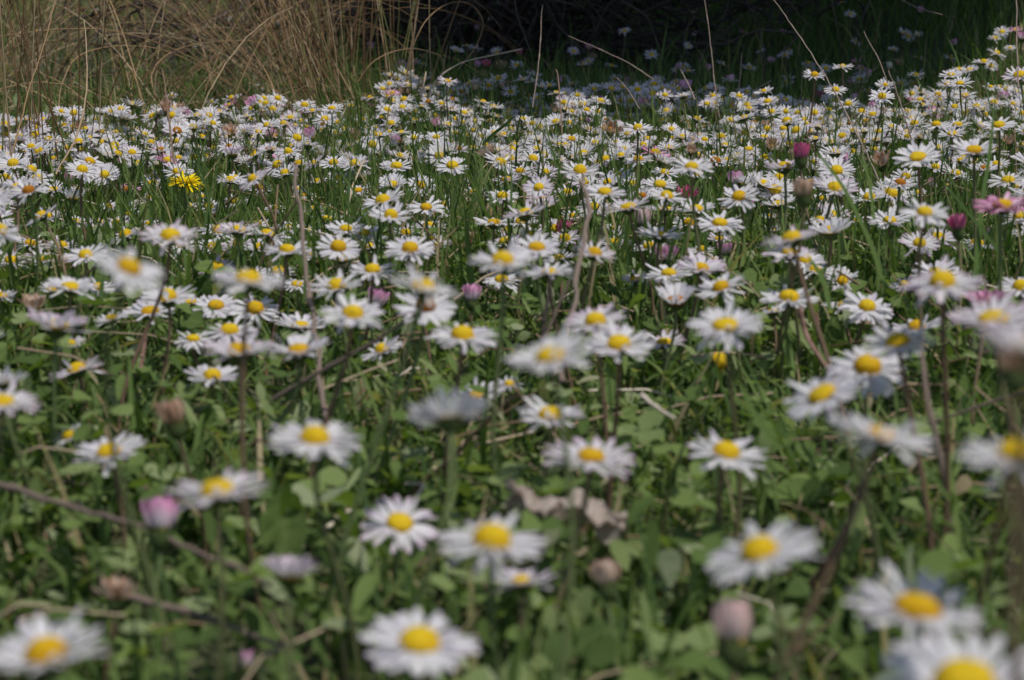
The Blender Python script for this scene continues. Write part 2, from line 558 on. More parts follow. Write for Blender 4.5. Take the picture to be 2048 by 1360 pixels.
def leafy(name, cols, trans=0.35, rough=0.5, tip=None, tip_pow=3.0, tip_amt=1.0, spec=0.35, obj_rand=0.0, bump=None, tcol=None, base=None):
    """Thin plant tissue: a colour ramp picked by each blade's own 'rnd' value, an optional tint along 'tip' (0 root .. 1 tip)."""
    m, t, N, L = new_mat(name)
    out = N.new('ShaderNodeOutputMaterial')
    a = N.new('ShaderNodeAttribute'); a.attribute_name = 'rnd'
    rp = N.new('ShaderNodeValToRGB')
    e = rp.color_ramp.elements
    while len(e) < len(cols):
        e.new(0.5)
    for i, (p, c) in enumerate(cols):
        e[i].position = p; e[i].color = (*c, 1)
    L.new(a.outputs['Fac'], rp.inputs['Fac'])
    col = rp.outputs['Color']
    tp = N.new('ShaderNodeAttribute'); tp.attribute_name = 'tip'
    if tip:
        pw = N.new('ShaderNodeMath'); pw.operation = 'POWER'; pw.inputs[1].default_value = tip_pow
        L.new(tp.outputs['Fac'], pw.inputs[0])
        ml = N.new('ShaderNodeMath'); ml.operation = 'MULTIPLY'; ml.inputs[1].default_value = tip_amt; ml.use_clamp = True
        L.new(pw.outputs[0], ml.inputs[0])
        nz = N.new('ShaderNodeTexNoise'); nz.inputs['Scale'].default_value = 300
        m2 = N.new('ShaderNodeMath'); m2.operation = 'MULTIPLY_ADD'; m2.inputs[1].default_value = 1.2; m2.inputs[2].default_value = -0.1
        L.new(nz.outputs['Fac'], m2.inputs[0])
        m3 = N.new('ShaderNodeMath'); m3.operation = 'MULTIPLY'; m3.use_clamp = True
        L.new(ml.outputs[0], m3.inputs[0]); L.new(m2.outputs[0], m3.inputs[1])
        mx = N.new('ShaderNodeMix'); mx.data_type = 'RGBA'
        L.new(m3.outputs[0], mx.inputs[0]); L.new(col, mx.inputs[6]); mx.inputs[7].default_value = (*tip, 1)
        col = mx.outputs[2]
    if base:
        bp = N.new('ShaderNodeMath'); bp.operation = 'LESS_THAN'; bp.inputs[1].default_value = 0.12
        L.new(tp.outputs['Fac'], bp.inputs[0])
        bm = N.new('ShaderNodeMix'); bm.data_type = 'RGBA'
        L.new(bp.outputs[0], bm.inputs[0]); L.new(col, bm.inputs[6]); bm.inputs[7].default_value = (*base, 1)
        col = bm.outputs[2]
    p = N.new('ShaderNodeBsdfPrincipled')
    p.inputs['Roughness'].default_value = rough
    p.inputs['Specular IOR Level'].default_value = spec
    L.new(col, p.inputs['Base Color'])
    if bump:
        n2 = N.new('ShaderNodeTexNoise'); n2.inputs['Scale'].default_value = bump[0]
        b = N.new('ShaderNodeBump'); b.inputs['Strength'].default_value = bump[1]; b.inputs['Distance'].default_value = 0.0006
        L.new(n2.outputs['Fac'], b.inputs['Height']); L.new(b.outputs['Normal'], p.inputs['Normal'])
    if trans > 0:
        tr = N.new('ShaderNodeBsdfTranslucent')
        if tcol:
            hs = N.new('ShaderNodeMix'); hs.data_type = 'RGBA'; hs.blend_type = 'MULTIPLY'; hs.inputs[0].default_value = 1.0
            L.new(col, hs.inputs[6]); hs.inputs[7].default_value = (*tcol, 1)
            L.new(hs.outputs[2], tr.inputs['Color'])
        else:
            L.new(col, tr.inputs['Color'])
        ms = N.new('ShaderNodeMixShader'); ms.inputs[0].default_value = trans
        L.new(p.outputs[0], ms.inputs[1]); L.new(tr.outputs[0], ms.inputs[2])
        L.new(ms.outputs[0], out.inputs['Surface'])
    else:
        L.new(p.outputs[0], out.inputs['Surface'])
    return m


WH = [(0.0, (.64, .60, .68)), (0.3, (.77, .76, .79)), (1.0, (.84, .83, .84))]
M = {}
M['w'] = leafy('white_petal', WH, .48, .55, tip=(.72, .50, .66), tip_pow=8, tip_amt=.5)
M['p'] = leafy('pink_tipped_petal', WH, .48, .55, tip=(.58, .25, .47), tip_pow=4.0, tip_amt=1.0)
M['q'] = leafy('pink_petal', [(0, (.55, .26, .42)), (.5, (.70, .45, .58)), (1, (.80, .68, .74))], .3, .55, tip=(.50, .08, .28), tip_pow=1.6, tip_amt=1.3)
M['k'] = leafy('closed_pink_petal', [(0, (.78, .68, .74)), (1, (.86, .82, .84))], .45, .55, tip=(.72, .08, .42), tip_pow=2.6, tip_amt=1.8)
M['r'] = leafy('crimson_petal', [(0, (.62, .16, .32)), (1, (.78, .42, .54))], .45, .55, tip=(.62, .03, .22), tip_pow=0.8, tip_amt=1.6)
M['d'] = leafy('withered_petal', [(0, (.42, .25, .14)), (.5, (.64, .48, .33)), (1, (.78, .68, .58))], .4, .65, tip=(.45, .25, .22), tip_pow=1.5, tip_amt=.9)
M['m'] = leafy('beige_pink_petal', [(0, (.68, .52, .48)), (1, (.80, .70, .66))], .4, .6, tip=(.50, .24, .28), tip_pow=2.0, tip_amt=.9)
M['c'] = leafy('cream_petal', [(0, (.72, .70, .58)), (1, (.80, .79, .70))], .25, .55)
M['y'] = leafy('dandelion_floret', [(0, (.92, .72, .01)), (1, (.96, .80, .02))], .4, .5, spec=.1)


def disc_mat(name, mid, rim):
    m, t, N, L = new_mat(name)
    out = N.new('ShaderNodeOutputMaterial')
    p = N.new('ShaderNodeBsdfPrincipled'); p.inputs['Roughness'].default_value = .75; p.inputs['Specular IOR Level'].default_value = .2
    tc = N.new('ShaderNodeTexCoord')
    vo = N.new('ShaderNodeTexVoronoi'); vo.inputs['Scale'].default_value = 1500.0
    L.new(tc.outputs['Object'], vo.inputs['Vector'])
    tp = N.new('ShaderNodeAttribute'); tp.attribute_name = 'tip'
    mx = N.new('ShaderNodeMix'); mx.data_type = 'RGBA'
    L.new(tp.outputs['Fac'], mx.inputs[0]); mx.inputs[6].default_value = (*mid, 1); mx.inputs[7].default_value = (*rim, 1)
    mr = N.new('ShaderNodeMapRange'); mr.inputs[1].default_value = 0.0; mr.inputs[2].default_value = 0.55; mr.inputs[3].default_value = 1.1; mr.inputs[4].default_value = .62
    L.new(vo.outputs['Distance'], mr.inputs[0])
    m2 = N.new('ShaderNodeMix'); m2.data_type = 'RGBA'; m2.blend_type = 'MULTIPLY'; m2.inputs[0].default_value = 1
    L.new(mx.outputs[2], m2.inputs[6]); L.new(mr.outputs[0], m2.inputs[7])
    L.new(m2.outputs[2], p.inputs['Base Color'])
    b = N.new('ShaderNodeBump'); b.inputs['Strength'].default_value = .7; b.inputs['Distance'].default_value = .0004; b.invert = True
    L.new(vo.outputs['Distance'], b.inputs['Height']); L.new(b.outputs['Normal'], p.inputs['Normal'])
    tr = N.new('ShaderNodeBsdfTranslucent'); L.new(m2.outputs[2], tr.inputs['Color'])
    ms = N.new('ShaderNodeMixShader'); ms.inputs[0].default_value = .18
    L.new(p.outputs[0], ms.inputs[1]); L.new(tr.outputs[0], ms.inputs[2])
    L.new(ms.outputs[0], out.inputs['Surface'])
    return m


M['disc'] = disc_mat('yellow_disc', (.93, .67, .02), (.88, .54, .01))
M['disc_gold'] = disc_mat('golden_disc', (.88, .58, .01), (.74, .38, .006))
M['disc_orange'] = disc_mat('orange_disc', (.62, .27, .01), (.40, .13, .01))
M['calyx'] = leafy('calyx_green', [(0, (.06, .10, .025)), (1, (.12, .16, .045))], .15, .6, bump=(900, .5))
STEMC = [(0, (.24, .14, .10)), (.3, (.24, .17, .10)), (.6, (.19, .20, .085)), (1, (.20, .27, .10))]
M['stem'] = leafy('daisy_stem', STEMC, .22, .55, bump=(600, .4))
GREEN = [(0, (.048, .088, .030)), (.3, (.078, .134, .040)), (.6, (.115, .175, .050)), (.84, (.175, .24, .075)), (.90, (.28, .23, .12)), (1, (.45, .37, .24))]
M['grass'] = leafy('grass_blade', GREEN, .4, .55, spec=.08, tcol=(1.1, 1.25, .5))
M['bgrass'] = leafy('far_grass_blade', [(0, (.05, .10, .03)), (.5, (.10, .16, .045)), (.7, (.19, .18, .075)), (1, (.42, .33, .18))], .4, .55, spec=.08, tcol=(1.1, 1.2, .5))
M['leaf'] = leafy('low_leaf', [(0, (.068, .112, .035)), (.35, (.115, .178, .050)), (.65, (.185, .255, .080)), (.82, (.25, .31, .14)), (.93, (.31, .35, .22)), (1, (.38, .25, .15))], .4, .6, spec=.08, bump=(250, .6), tcol=(1.15, 1.25, .4))
M['straw'] = leafy('straw', [(0, (.14, .085, .05)), (.5, (.30, .21, .13)), (.85, (.46, .36, .25)), (1, (.66, .58, .48))], .1, .6)
M['rush'] = leafy('dry_rush', [(0, (.11, .06, .028)), (.35, (.25, .15, .07)), (.7, (.39, .26, .135)), (1, (.56, .44, .29))], .28, .5, bump=(500, .4))
M['rush_green'] = leafy('green_rush', [(0, (.11, .13, .04)), (1, (.22, .21, .07))], .1, .45)
M['seed'] = leafy('rush_seed_head', [(0, (.07, .03, .012)), (1, (.20, .10, .045))], .1, .7)
M['twig'] = leafy('brown_twig', [(0, (.025, .018, .015)), (.6, (.06, .044, .037)), (1, (.13, .10, .085))], 0, .8, bump=(300, .7))
M['greystalk'] = leafy('grey_brown_stalk', [(0, (.17, .125, .10)), (1, (.30, .23, .185))], .05, .65, bump=(400, .6))
M['reddish'] = leafy('reddish_stalk', [(0, (.20, .11, .085)), (1, (.36, .20, .16))], .05, .5)
M['deadleaf'] = leafy('dead_leaf', [(0, (.42, .31, .25)), (.5, (.62, .51, .44)), (1, (.74, .65, .58))], .25, .75, bump=(160, 1.0))
M['bark'] = leafy('bark', [(0, (.03, .022, .017)), (1, (.06, .045, .035))], 0, .9, bump=(60, 1.0))
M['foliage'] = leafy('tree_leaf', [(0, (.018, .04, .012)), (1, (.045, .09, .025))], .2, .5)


def soil_mat():
    m, t, N, L = new_mat('soil')
    out = N.new('ShaderNodeOutputMaterial')
    p = N.new('ShaderNodeBsdfPrincipled'); p.inputs['Roughness'].default_value = .95
    tc = N.new('ShaderNodeTexCoord')
    n1 = N.new('ShaderNodeTexNoise'); n1.inputs['Scale'].default_value = 40; n1.inputs['Detail'].default_value = 8
    n2 = N.new('ShaderNodeTexNoise'); n2.inputs['Scale'].default_value = 1.5; n2.inputs['Detail'].default_value = 4
    L.new(tc.outputs['Object'], n1.inputs['Vector']); L.new(tc.outputs['Object'], n2.inputs['Vector'])
    r = N.new('ShaderNodeValToRGB')
    r.color_ramp.elements[0].position = .3; r.color_ramp.elements[0].color = (.03, .032, .012, 1)
    r.color_ramp.elements[1].position = .7; r.color_ramp.elements[1].color = (.085, .08, .035, 1)
    L.new(n1.outputs['Fac'], r.inputs['Fac'])
    mx = N.new('ShaderNodeMix'); mx.data_type = 'RGBA'
    L.new(n2.outputs['Fac'], mx.inputs[0]); L.new(r.outputs[0], mx.inputs[6]); mx.inputs[7].default_value = (.045, .065, .02, 1)
    L.new(mx.outputs[2], p.inputs['Base Color'])
    b = N.new('ShaderNodeBump'); b.inputs['Strength'].default_value = .6; b.inputs['Distance'].default_value = .01
    L.new(n1.outputs['Fac'], b.inputs['Height']); L.new(b.outputs[0], p.inputs['Normal'])
    L.new(p.outputs[0], out.inputs['Surface'])
    return m


M['soil'] = soil_mat()


# ---------------------------------------------------------------- mesh helpers
class Geo:
    """Collects vertices, faces and the two per-vertex values ('rnd', 'tip'); several materials allowed."""

    def __init__(self):
        self.v, self.f, self.r, self.t, self.mi, self.n = [], [], [], [], [], 0

    def add(self, v, f, rnd, tip, mi=0):
        v = np.asarray(v, np.float32).reshape(-1, 3)
        f = np.asarray(f, np.int32).reshape(-1, 4)
        self.v.append(v); self.f.append(f + self.n)
        self.r.append(np.broadcast_to(np.asarray(rnd, np.float32), (len(v),)))
        self.t.append(np.broadcast_to(np.asarray(tip, np.float32), (len(v),)))
        self.mi.append(np.full(len(f), mi, np.int32))
        self.n += len(v)

    def mesh(self, name, mats, smooth=True):
        v = np.concatenate(self.v); f = np.concatenate(self.f)
        me = bpy.data.meshes.new(name)
        me.vertices.add(len(v)); me.vertices.foreach_set('co', v.ravel())
        me.loops.add(f.size); me.loops.foreach_set('vertex_index', f.ravel())
        me.polygons.add(len(f))
        me.polygons.foreach_set('loop_start', np.arange(0, f.size, 4, dtype=np.int32))
        me.polygons.foreach_set('loop_total', np.full(len(f), 4, np.int32))
        me.polygons.foreach_set('material_index', np.concatenate(self.mi))
        me.polygons.foreach_set('use_smooth', np.full(len(f), smooth))
        for nm, arr in (('rnd', self.r), ('tip', self.t)):
            a = me.attributes.new(nm, 'FLOAT', 'POINT')
            a.data.foreach_set('value', np.concatenate(arr).astype(np.float32))
        for m in (mats if isinstance(mats, (list, tuple)) else [mats]):
            me.materials.append(m)
        me.update()
        me.validate()
        return me


def grid_faces(nu, nv, wrap=False):
    """Quads of an nu x nv lattice (v fastest); wrap closes the v direction."""
    out = []
    for i in range(nu - 1):
        for j in range(nv if wrap else nv - 1):
            k = (j + 1) % nv
            out.append((i * nv + j, i * nv + k, (i + 1) * nv + k, (i + 1) * nv + j))
    return np.array(out, np.int32)


def link(name, me, parent=None, loc=None):
    o = bpy.data.objects.new(name, me)
    S.collection.objects.link(o)
    if parent:
        o.parent = parent
    if loc is not None:
        o.location = loc
    return o


def root(name, loc, label, cat, group=None):
    o = bpy.data.objects.new(name, None)
    o.empty_display_size = .01
    S.collection.objects.link(o)
    o.location = loc
    tag(o, label, cat, group)
    return o


def tag(o, label=None, cat=None, group=None, kind=None):
    if label: o['label'] = label
    if cat: o['category'] = cat
    if group: o['group'] = group
    if kind: o['kind'] = kind
    return o


def tube(g, pts, radii, rnd=.5, tip=None, sides=6, mi=0):
    pts = np.asarray(pts, float)
    n = len(pts)
    tan = np.gradient(pts, axis=0)
    tan /= np.linalg.norm(tan, axis=1)[:, None] + 1e-12
    ref = np.array([.31, .93, .17]) if abs(tan[0] @ np.array([.31, .93, .17])) < .95 else np.array([1., 0, 0])
    a = np.cross(tan, ref); a /= np.linalg.norm(a, axis=1)[:, None] + 1e-12
    b = np.cross(tan, a)
    th = np.linspace(0, 2 * math.pi, sides, endpoint=False)
    rad = np.broadcast_to(np.asarray(radii, float), (n,))
    v = pts[:, None, :] + rad[:, None, None] * (np.cos(th)[None, :, None] * a[:, None, :] + np.sin(th)[None, :, None] * b[:, None, :])
    tt = np.repeat(np.linspace(0, 1, n), sides) if tip is None else tip
    g.add(v.reshape(-1, 3), grid_faces(n, sides, True), rnd, tt, mi)


def bez(p0, p1, p2, p3, n):
    t = np.linspace(0, 1, n)[:, None]
    return (1 - t) ** 3 * p0 + 3 * (1 - t) ** 2 * t * p1 + 3 * (1 - t) * t * t * p2 + t ** 3 * p3


def smooth_line(pts, n):
    """Catmull-Rom through points."""
    P = np.asarray(pts, float)
    P = np.vstack([2 * P[0] - P[1], P, 2 * P[-1] - P[-2]])
    out = []
    segs = len(P) - 3
    for s in np.linspace(0, segs - 1e-6, n):
        i = int(s); t = s - i
        a, b, c, d = P[i:i + 4]
        out.append(.5 * (2 * b + (c - a) * t + (2 * a - 5 * b + 4 * c - d) * t * t + (3 * b - a - 3 * c + d) * t ** 3))
    return np.array(out)


# ---------------------------------------------------------------- daisy pieces (unit: flat radius R, axis +z)
def petals(g, R, elev, npet, rg, curl=0.0, wid=1.0, lo=False, messy=.08, rnd0=None, mi=0, drop=.04, square=False, r0=.22):
    T = np.array([0, .3, .62, .88, 1.0]) if lo else np.array([0, .16, .38, .62, .82, .94, 1.0])
    W = np.interp(T, [0, .2, .5, .78, .92, 1], [.34, .62, .92, 1.0, .80, .42 if square else .30])
    nv = 2 if lo else 3
    sv = np.linspace(-1, 1, nv)
    F = grid_faces(len(T), nv)
    gap0, gapw = rg.uniform(0, 6.28), (rg.uniform(.2, .7) if rg.random() < .3 and drop > .025 else 0)
    for i in range(npet):
        if rg.random() < drop or ((2 * math.pi * i / npet - gap0) % 6.283) < gapw:
            continue
        ph = 2 * math.pi * (i + rg.normal(0, .16)) / npet
        L = .78 * R * rg.uniform(.86, 1.05)
        e0 = elev + rg.normal(0, messy) + (.05 if i % 2 else -.04)
        cl = curl + rg.normal(0, messy * 2.0)
        q_ = rg.random()
        if elev < .6 and messy > .05:                              # some rays hang, some stand up, some are nibbled short
            if q_ < .07: e0 -= .45
            elif q_ < .13: e0 += .5
            elif q_ < .18: L *= .65
        tw = rg.normal(0, .18 + messy)
        hw = R * .080 * wid * rg.uniform(.85, 1.15)
        ang = e0 + cl * (T - .3)
        dt = np.diff(T, prepend=0)
        rr = r0 * R + np.cumsum(np.cos(ang) * dt) * L
        zz = np.cumsum(np.sin(ang) * dt) * L - .02 * R + (.012 * R if i % 2 else 0)
        side = rg.normal(0, .05 + messy * .5) * T ** 2 * L
        cup = -.22 if elev < .8 else .30
        X = rr[:, None] + 0 * sv[None, :]
        Y = side[:, None] + hw * W[:, None] * sv[None, :] * np.cos(tw * T)[:, None]
        Z = zz[:, None] + hw * W[:, None] * (sv[None, :] * np.sin(tw * T)[:, None]) + cup * hw * W[:, None] * (1 - sv[None, :] ** 2)
        c, s = math.cos(ph), math.sin(ph)
        v = np.stack([X * c - Y * s, X * s + Y * c, Z], -1)
        g.add(v.reshape(-1, 3), F, rg.random() if rnd0 is None else rnd0, np.repeat(T, nv), mi)


def dome(g, r, h, rg=None, nu=8, nv=16, z0=0.0, mi=0, bumpy=.05):
    u = np.linspace(0, 1, nu)
    th = np.linspace(0, 2 * math.pi, nv, endpoint=False)
    A = u * math.pi / 2
    rr = np.sin(A) ** .9 * r
    zz = np.cos(A) ** .8 * h + z0
    rr[0] = r * .02
    X = rr[:, None] * np.cos(th)[None, :]; Y = rr[:, None] * np.sin(th)[None, :]
    Z = zz[:, None] + 0 * th[None, :]
    if rg is not None:
        k = 1 + bumpy * rg.normal(size=X.shape)
        X *= k; Y *= k; Z *= 1 + .6 * bumpy * rg.normal(size=X.shape)
    g.add(np.stack([X, Y, Z], -1).reshape(-1, 3), grid_faces(nu, nv, True), .5, np.repeat(u, nv), mi)


def calyx_geo(g, R, rg, depth=.30, wide=.30, nb=13, lo=False, mi=0, up=0.0):
    """Green cup under the petals with a ring of pointed bracts."""
    u = np.linspace(0, 1, 4 if lo else 6)
    nv = 8 if lo else 14
    th = np.linspace(0, 2 * math.pi, nv, endpoint=False)
    rr = R * (.055 + (wide - .055) * np.sin(u * math.pi / 2) ** .8)
    zz = R * (-depth + (depth - .04) * u ** 1.3)
    v = np.stack([rr[:, None] * np.cos(th), rr[:, None] * np.sin(th), zz[:, None] + 0 * th], -1)
    g.add(v.reshape(-1, 3), grid_faces(len(u), nv, True), .4, np.repeat(u, nv), mi)
    if lo:
        return
    T = np.array([0, .5, 1.0]); W = np.array([.8, .75, .1])
    F = grid_faces(3, 2)
    for i in range(nb):
        ph = 2 * math.pi * (i + rg.normal(0, .1)) / nb
        X = R * (wide * .93 + (.17 * (1 - up) + .02) * T)[:, None] + 0 * np.zeros((3, 2))
        Z = (R * (-.09 + (.05 + .22 * up) * T))[:, None] + np.zeros((3, 2))
        Y = R * .075 * W[:, None] * np.array([-1, 1])[None, :]
        c, s = math.cos(ph), math.sin(ph)
        v = np.stack([X * c - Y * s, X * s + Y * c, Z], -1)
        g.add(v.reshape(-1, 3), F, rg.random(), np.repeat(T, 2), mi)


def head_axes(px, py, a, roll):
    ray = FWD + (px - 1024) / FPX * RT + (680 - py) / FPX * UP
    t = -ray / np.linalg.norm(ray)
    u = UP - (UP @ t) * t; u /= np.linalg.norm(u)
    r = np.cross(u, t)
    a = a - .08 if a > .55 else a * .80 if a > 0 else a
    a = max(-.98, min(.98, a))
    n = a * t + math.sqrt(1 - a * a) * (math.cos(roll) * u - math.sin(roll) * r)
    x = np.cross(np.array([0, 1.0, .2]), n); x /= np.linalg.norm(x)
    y = np.cross(n, x)
    return x, y, n


CLOSED = 'kbdmrce'


def solve(px, py, w, cup, D, Dset):
    """Distance at which a flower of true diameter D shows w pixels wide, kept so that its stem has a plausible height."""
    R0 = (w / 2) / (.22 + .78 * math.cos(min(abs(cup), 1.15)))
    dn = Dset or D
    d = FPX * dn / (2 * R0)
    if not Dset:
        for _ in range(6):
            p = unproject(px, py, d)
            h = p[2] - float(ground(p[0], p[1]))
            ray_z = (p[2] - CAM_Z) / d
            lo, hi = .032, .105
            if h < lo: d = max(.2, d - (lo - h) / max(.05, -ray_z) * .9)
            elif h > hi: d = d + (h - hi) / max(.05, -ray_z) * .9
    Dm = 2 * R0 * d / FPX
    if not Dset:
        Dm = min(.031, max(.012, Dm))
    return d, Dm / 2


def stem_curve(P, n, h, rg, lean=None, nseg=9):
    """From the ground up to the head at P (world), arriving along the head's axis."""
    if lean is None:
        lean = (-n[0] * h * .35 + rg.normal(0, .10) * h, -n[1] * h * .2 + rg.normal(0, .12) * h)
    bx, by = P[0] + lean[0], P[1] + lean[1]
    base = np.array([bx, by, float(ground(bx, by)) - .003])
    L = np.linalg.norm(P - base)
    p1 = base + np.array([rg.normal(0, .1) * L, rg.normal(0, .1) * L, .42 * L])
    nn = n if n[2] > .25 else np.array([n[0], n[1], .25])
    p2 = P - nn / np.linalg.norm(nn) * .34 * L
    return bez(base, p1, p2, P, nseg)


MATS_FAR = [M['w'], M['p'], M['q'], M['k'], M['r'], M['d'], M['disc'], M['disc_orange'], M['calyx'], M['stem']]
FAR_I = {'e': 5, 'w': 0, 'o': 0, 'p': 1, 'q': 2, 'k': 3, 'r': 4, 'd': 5, 'm': 5, 'b': 3, 'c': 0, 'n': 0}


def flower_geo(spec, rg):
    """World-space description of one flower -> dict of part builders."""
    px, py, w, a, roll, cup, ty, D = spec
    d, R = solve(px, py, w, cup, rg.uniform(.021, .0245), D)
    X, Y, n = head_axes(px, py, a, R_(roll))
    P = unproject(px, py, d)
    hd = R * (.205 if ty != 'o' else .25)                           # dome height: the disc's middle is what was measured
    if ty in CLOSED:
        P = P - n * R * .30
    else:
        P = P - n * hd * .55
    h = P[2] - float(ground(P[0], P[1]))
    return dict(R=R, X=X, Y=Y, n=n, P=P, h=h, d=d, hd=hd)


def head_parts(ty, cup, R, hd, rg, lo=False, fine=False):
    """Geometry of petals, disc and calyx in the head's own frame."""
    gp, gd, gc = Geo(), Geo(), Geo()
    if ty in CLOSED:
        e = cup
        if ty == 'b':
            petals(gp, R * .8, 1.3, 12, rg, .5, 1.3, lo, .05, r0=.16)
            calyx_geo(gc, R, rg, .42, .33, 12, lo, up=1.2)
            dome(gd, R * .16, R * .2, rg, 5, 10)
        elif ty == 'c':
            petals(gp, R * .95, 1.25, 16, rg, .9, 1.5, lo, .04, r0=.2, drop=0)
            calyx_geo(gc, R, rg, .36, .32, 12, lo, up=.8)
            dome(gd, R * .2, R * .3, rg, 5, 10)
        else:
            n = {'k': 26, 'r': 30, 'd': 20, 'm': 24, 'e': 22}[ty]
            ms = {'k': .10, 'r': .10, 'd': .13, 'm': .08, 'e': .10}[ty]
            petals(gp, R, e, n, rg, {'d': .6, 'm': 1.1, 'e': 1.0}.get(ty, .8), 1.25, lo, ms, r0=.2, drop=.0)
            petals(gp, R * .88, min(1.4, e + .15), n // 2, rg, .4, 1.3, lo, ms, r0=.15, drop=.1)
            calyx_geo(gc, R, rg, .52, .31, 13, lo, up=.85)
            dome(gd, R * .24, R * .34, rg, 6, 12)
    elif ty == 'n':
        petals(gp, R * .6, -.5, 10, rg, 0, .7, lo, .2)
        dome(gd, R * .6, R * .62, rg)
        calyx_geo(gc, R * 1.4, rg, .28, .3)
    else:
        n = int(rg.integers(25, 37))
        rag = rg.random()
        ms = .05 + .09 * rag ** 2
        near_ = fine
        if near_: ms = .05 + .04 * rag
        petals(gp, R, cup, n, rg, rg.uniform(-.25, .22), rg.uniform(.98, 1.18) if near_ else rg.uniform(.82, 1.05), lo, ms, drop=.02 if near_ else .03 + .08 * rag)
        petals(gp, R * .93, cup + .12, n // 2, rg, rg.uniform(-.2, .2), 1.0, lo, ms + .03, drop=.1)
        if rg.random() < .25 and not lo and R < .0115:                           # a few petals standing up out of line
            petals(gp, R * .9, cup + .45, n // 2, rg, .1, .95, lo, .2, drop=.75)
        if lo:
            dome(gd, R * .325, hd * 1.15, None, 5, 9)
        else:
            dome(gd, R * rg.uniform(.295, .35), hd * rg.uniform(.9, 1.6), rg)
        calyx_geo(gc, R, rg, .30, .30, 13, lo)
    return gp, gd, gc


# ---------------------------------------------------------------- read the table of flowers
def parse():
    out = []
    for ln in DATA.strip().splitlines():
        left, label, lm = (ln.split('|') + ['', ''])[:3]
        p = left.split()
        D = None
        for x in p[7:]:
            if x.startswith('D='): D = float(x[2:])
        out.append(dict(spec=(float(p[0]), float(p[1]), float(p[2]), float(p[3]), float(p[4]), float(p[5]), p[6], D), label=label.strip(), lm=lm.strip()))
    return out


FL = parse()
opens = [f for f in FL if f['spec'][6] in 'wpqo' and not f['label']]
shut = [f for f in FL if f['spec'][6] not in 'wpqo' or f['label']]
nlab_open = len([f for f in shut if f['spec'][6] in 'wpqo'])
opens.sort(key=lambda f: -f['spec'][2])
N_OPEN = 296 - nlab_open
THINGS = shut + opens[:N_OPEN]
REST = opens[N_OPEN:]

ORD = ['nearest', 'second', 'third', 'fourth', 'fifth', 'sixth', 'seventh', 'eighth', 'ninth', 'tenth', 'eleventh', 'twelfth']
DIRS = ['right of', 'above and right of', 'above', 'above and left of', 'left of', 'below and left of', 'below', 'below and right of']
EXTRA_LM = [(372, 365, 'the yellow dandelion')]


def describe(s):
    px, py, w, a, r, c, ty, D = s
    if ty == 'k': return 'half-closed pink daisy head'
    if ty == 'r': return 'crimson closed daisy head'
    if ty in 'dme': return 'withered tan daisy head'
    if ty == 'b': return 'small closed daisy bud'
    if ty == 'q': return 'open pink daisy'
    if ty == 'o': return 'orange-centred white daisy'
    if a < 0: return 'white daisy seen from beneath'
    head = 'pink-tipped white daisy' if ty == 'p' else 'white daisy'
    if c >= .25: return 'upturned ' + head
    if a >= .55: return 'facing ' + head
    if a <= .22: return 'edge-on ' + head
    if abs(r) >= 10: return 'tilted ' + head
    if c <= 0: return 'flat ' + head
    return 'open ' + head


def make_labels():
    lms = [(f['spec'][0], f['spec'][1], f['lm'], id(f)) for f in THINGS if f['lm']] + [(x, y, n, 0) for x, y, n in EXTRA_LM]
    pts = [(f['spec'][0], f['spec'][1], id(f)) for f in THINGS]
    table = {}
    for lx, ly, ln, lid in lms:
        for k in range(8):
            table[ln, k] = []
        for x, y, i in pts:
            if i == lid: continue
            k = int(round(math.degrees(math.atan2(ly - y, x - lx)) / 45)) % 8
            table[ln, k].append((math.hypot(x - lx, y - ly), i))
        for k in range(8):
            table[ln, k].sort()
    best = {}
    for (ln, k), lst in table.items():
        for rk, (dist, i) in enumerate(lst[:12]):
            sc = rk * 60 + dist
            if i not in best or sc < best[i][0]:
                best[i] = (sc, rk, k, ln)
    for f in THINGS:
        if not f['label']:
            _, rk, k, ln = best[id(f)]
            f['label'] = f"{describe(f['spec'])}, {ORD[rk]} flower {DIRS[k]} {ln}"
            if len(f['label'].replace('-', ' ').split()) > 16:
                f['label'] = f"{describe(f['spec']).split()[-1]}, {ORD[rk]} flower {DIRS[k]} {ln}"


make_labels()

# ---------------------------------------------------------------- the setting: ground
gg = Geo()
ax = np.concatenate([-np.geomspace(120, 2.6, 26), np.linspace(-2.5, 2.5, 101), np.geomspace(2.6, 120, 26)])
ay = np.concatenate([-np.geomspace(60, .5, 14), np.linspace(-.4, 8, 169), np.geomspace(8.2, 200, 30)])
GX, GY = np.meshgrid(ax, ay, indexing='ij')
gg.add(np.stack([GX, GY, ground(GX, GY)], -1).reshape(-1, 3), grid_faces(len(ax), len(ay))[:, ::-1], .5, .5)
tag(link('ground', gg.mesh('ground', M['soil'])), kind='structure', label='dark soil and moss under the meadow')

# ---------------------------------------------------------------- daisies
GROUP = {'daisy': 'daisies in flower across the meadow', 'daisy_bud': 'closed daisy heads and buds in the meadow', 'withered_daisy': 'withered daisies in the meadow'}


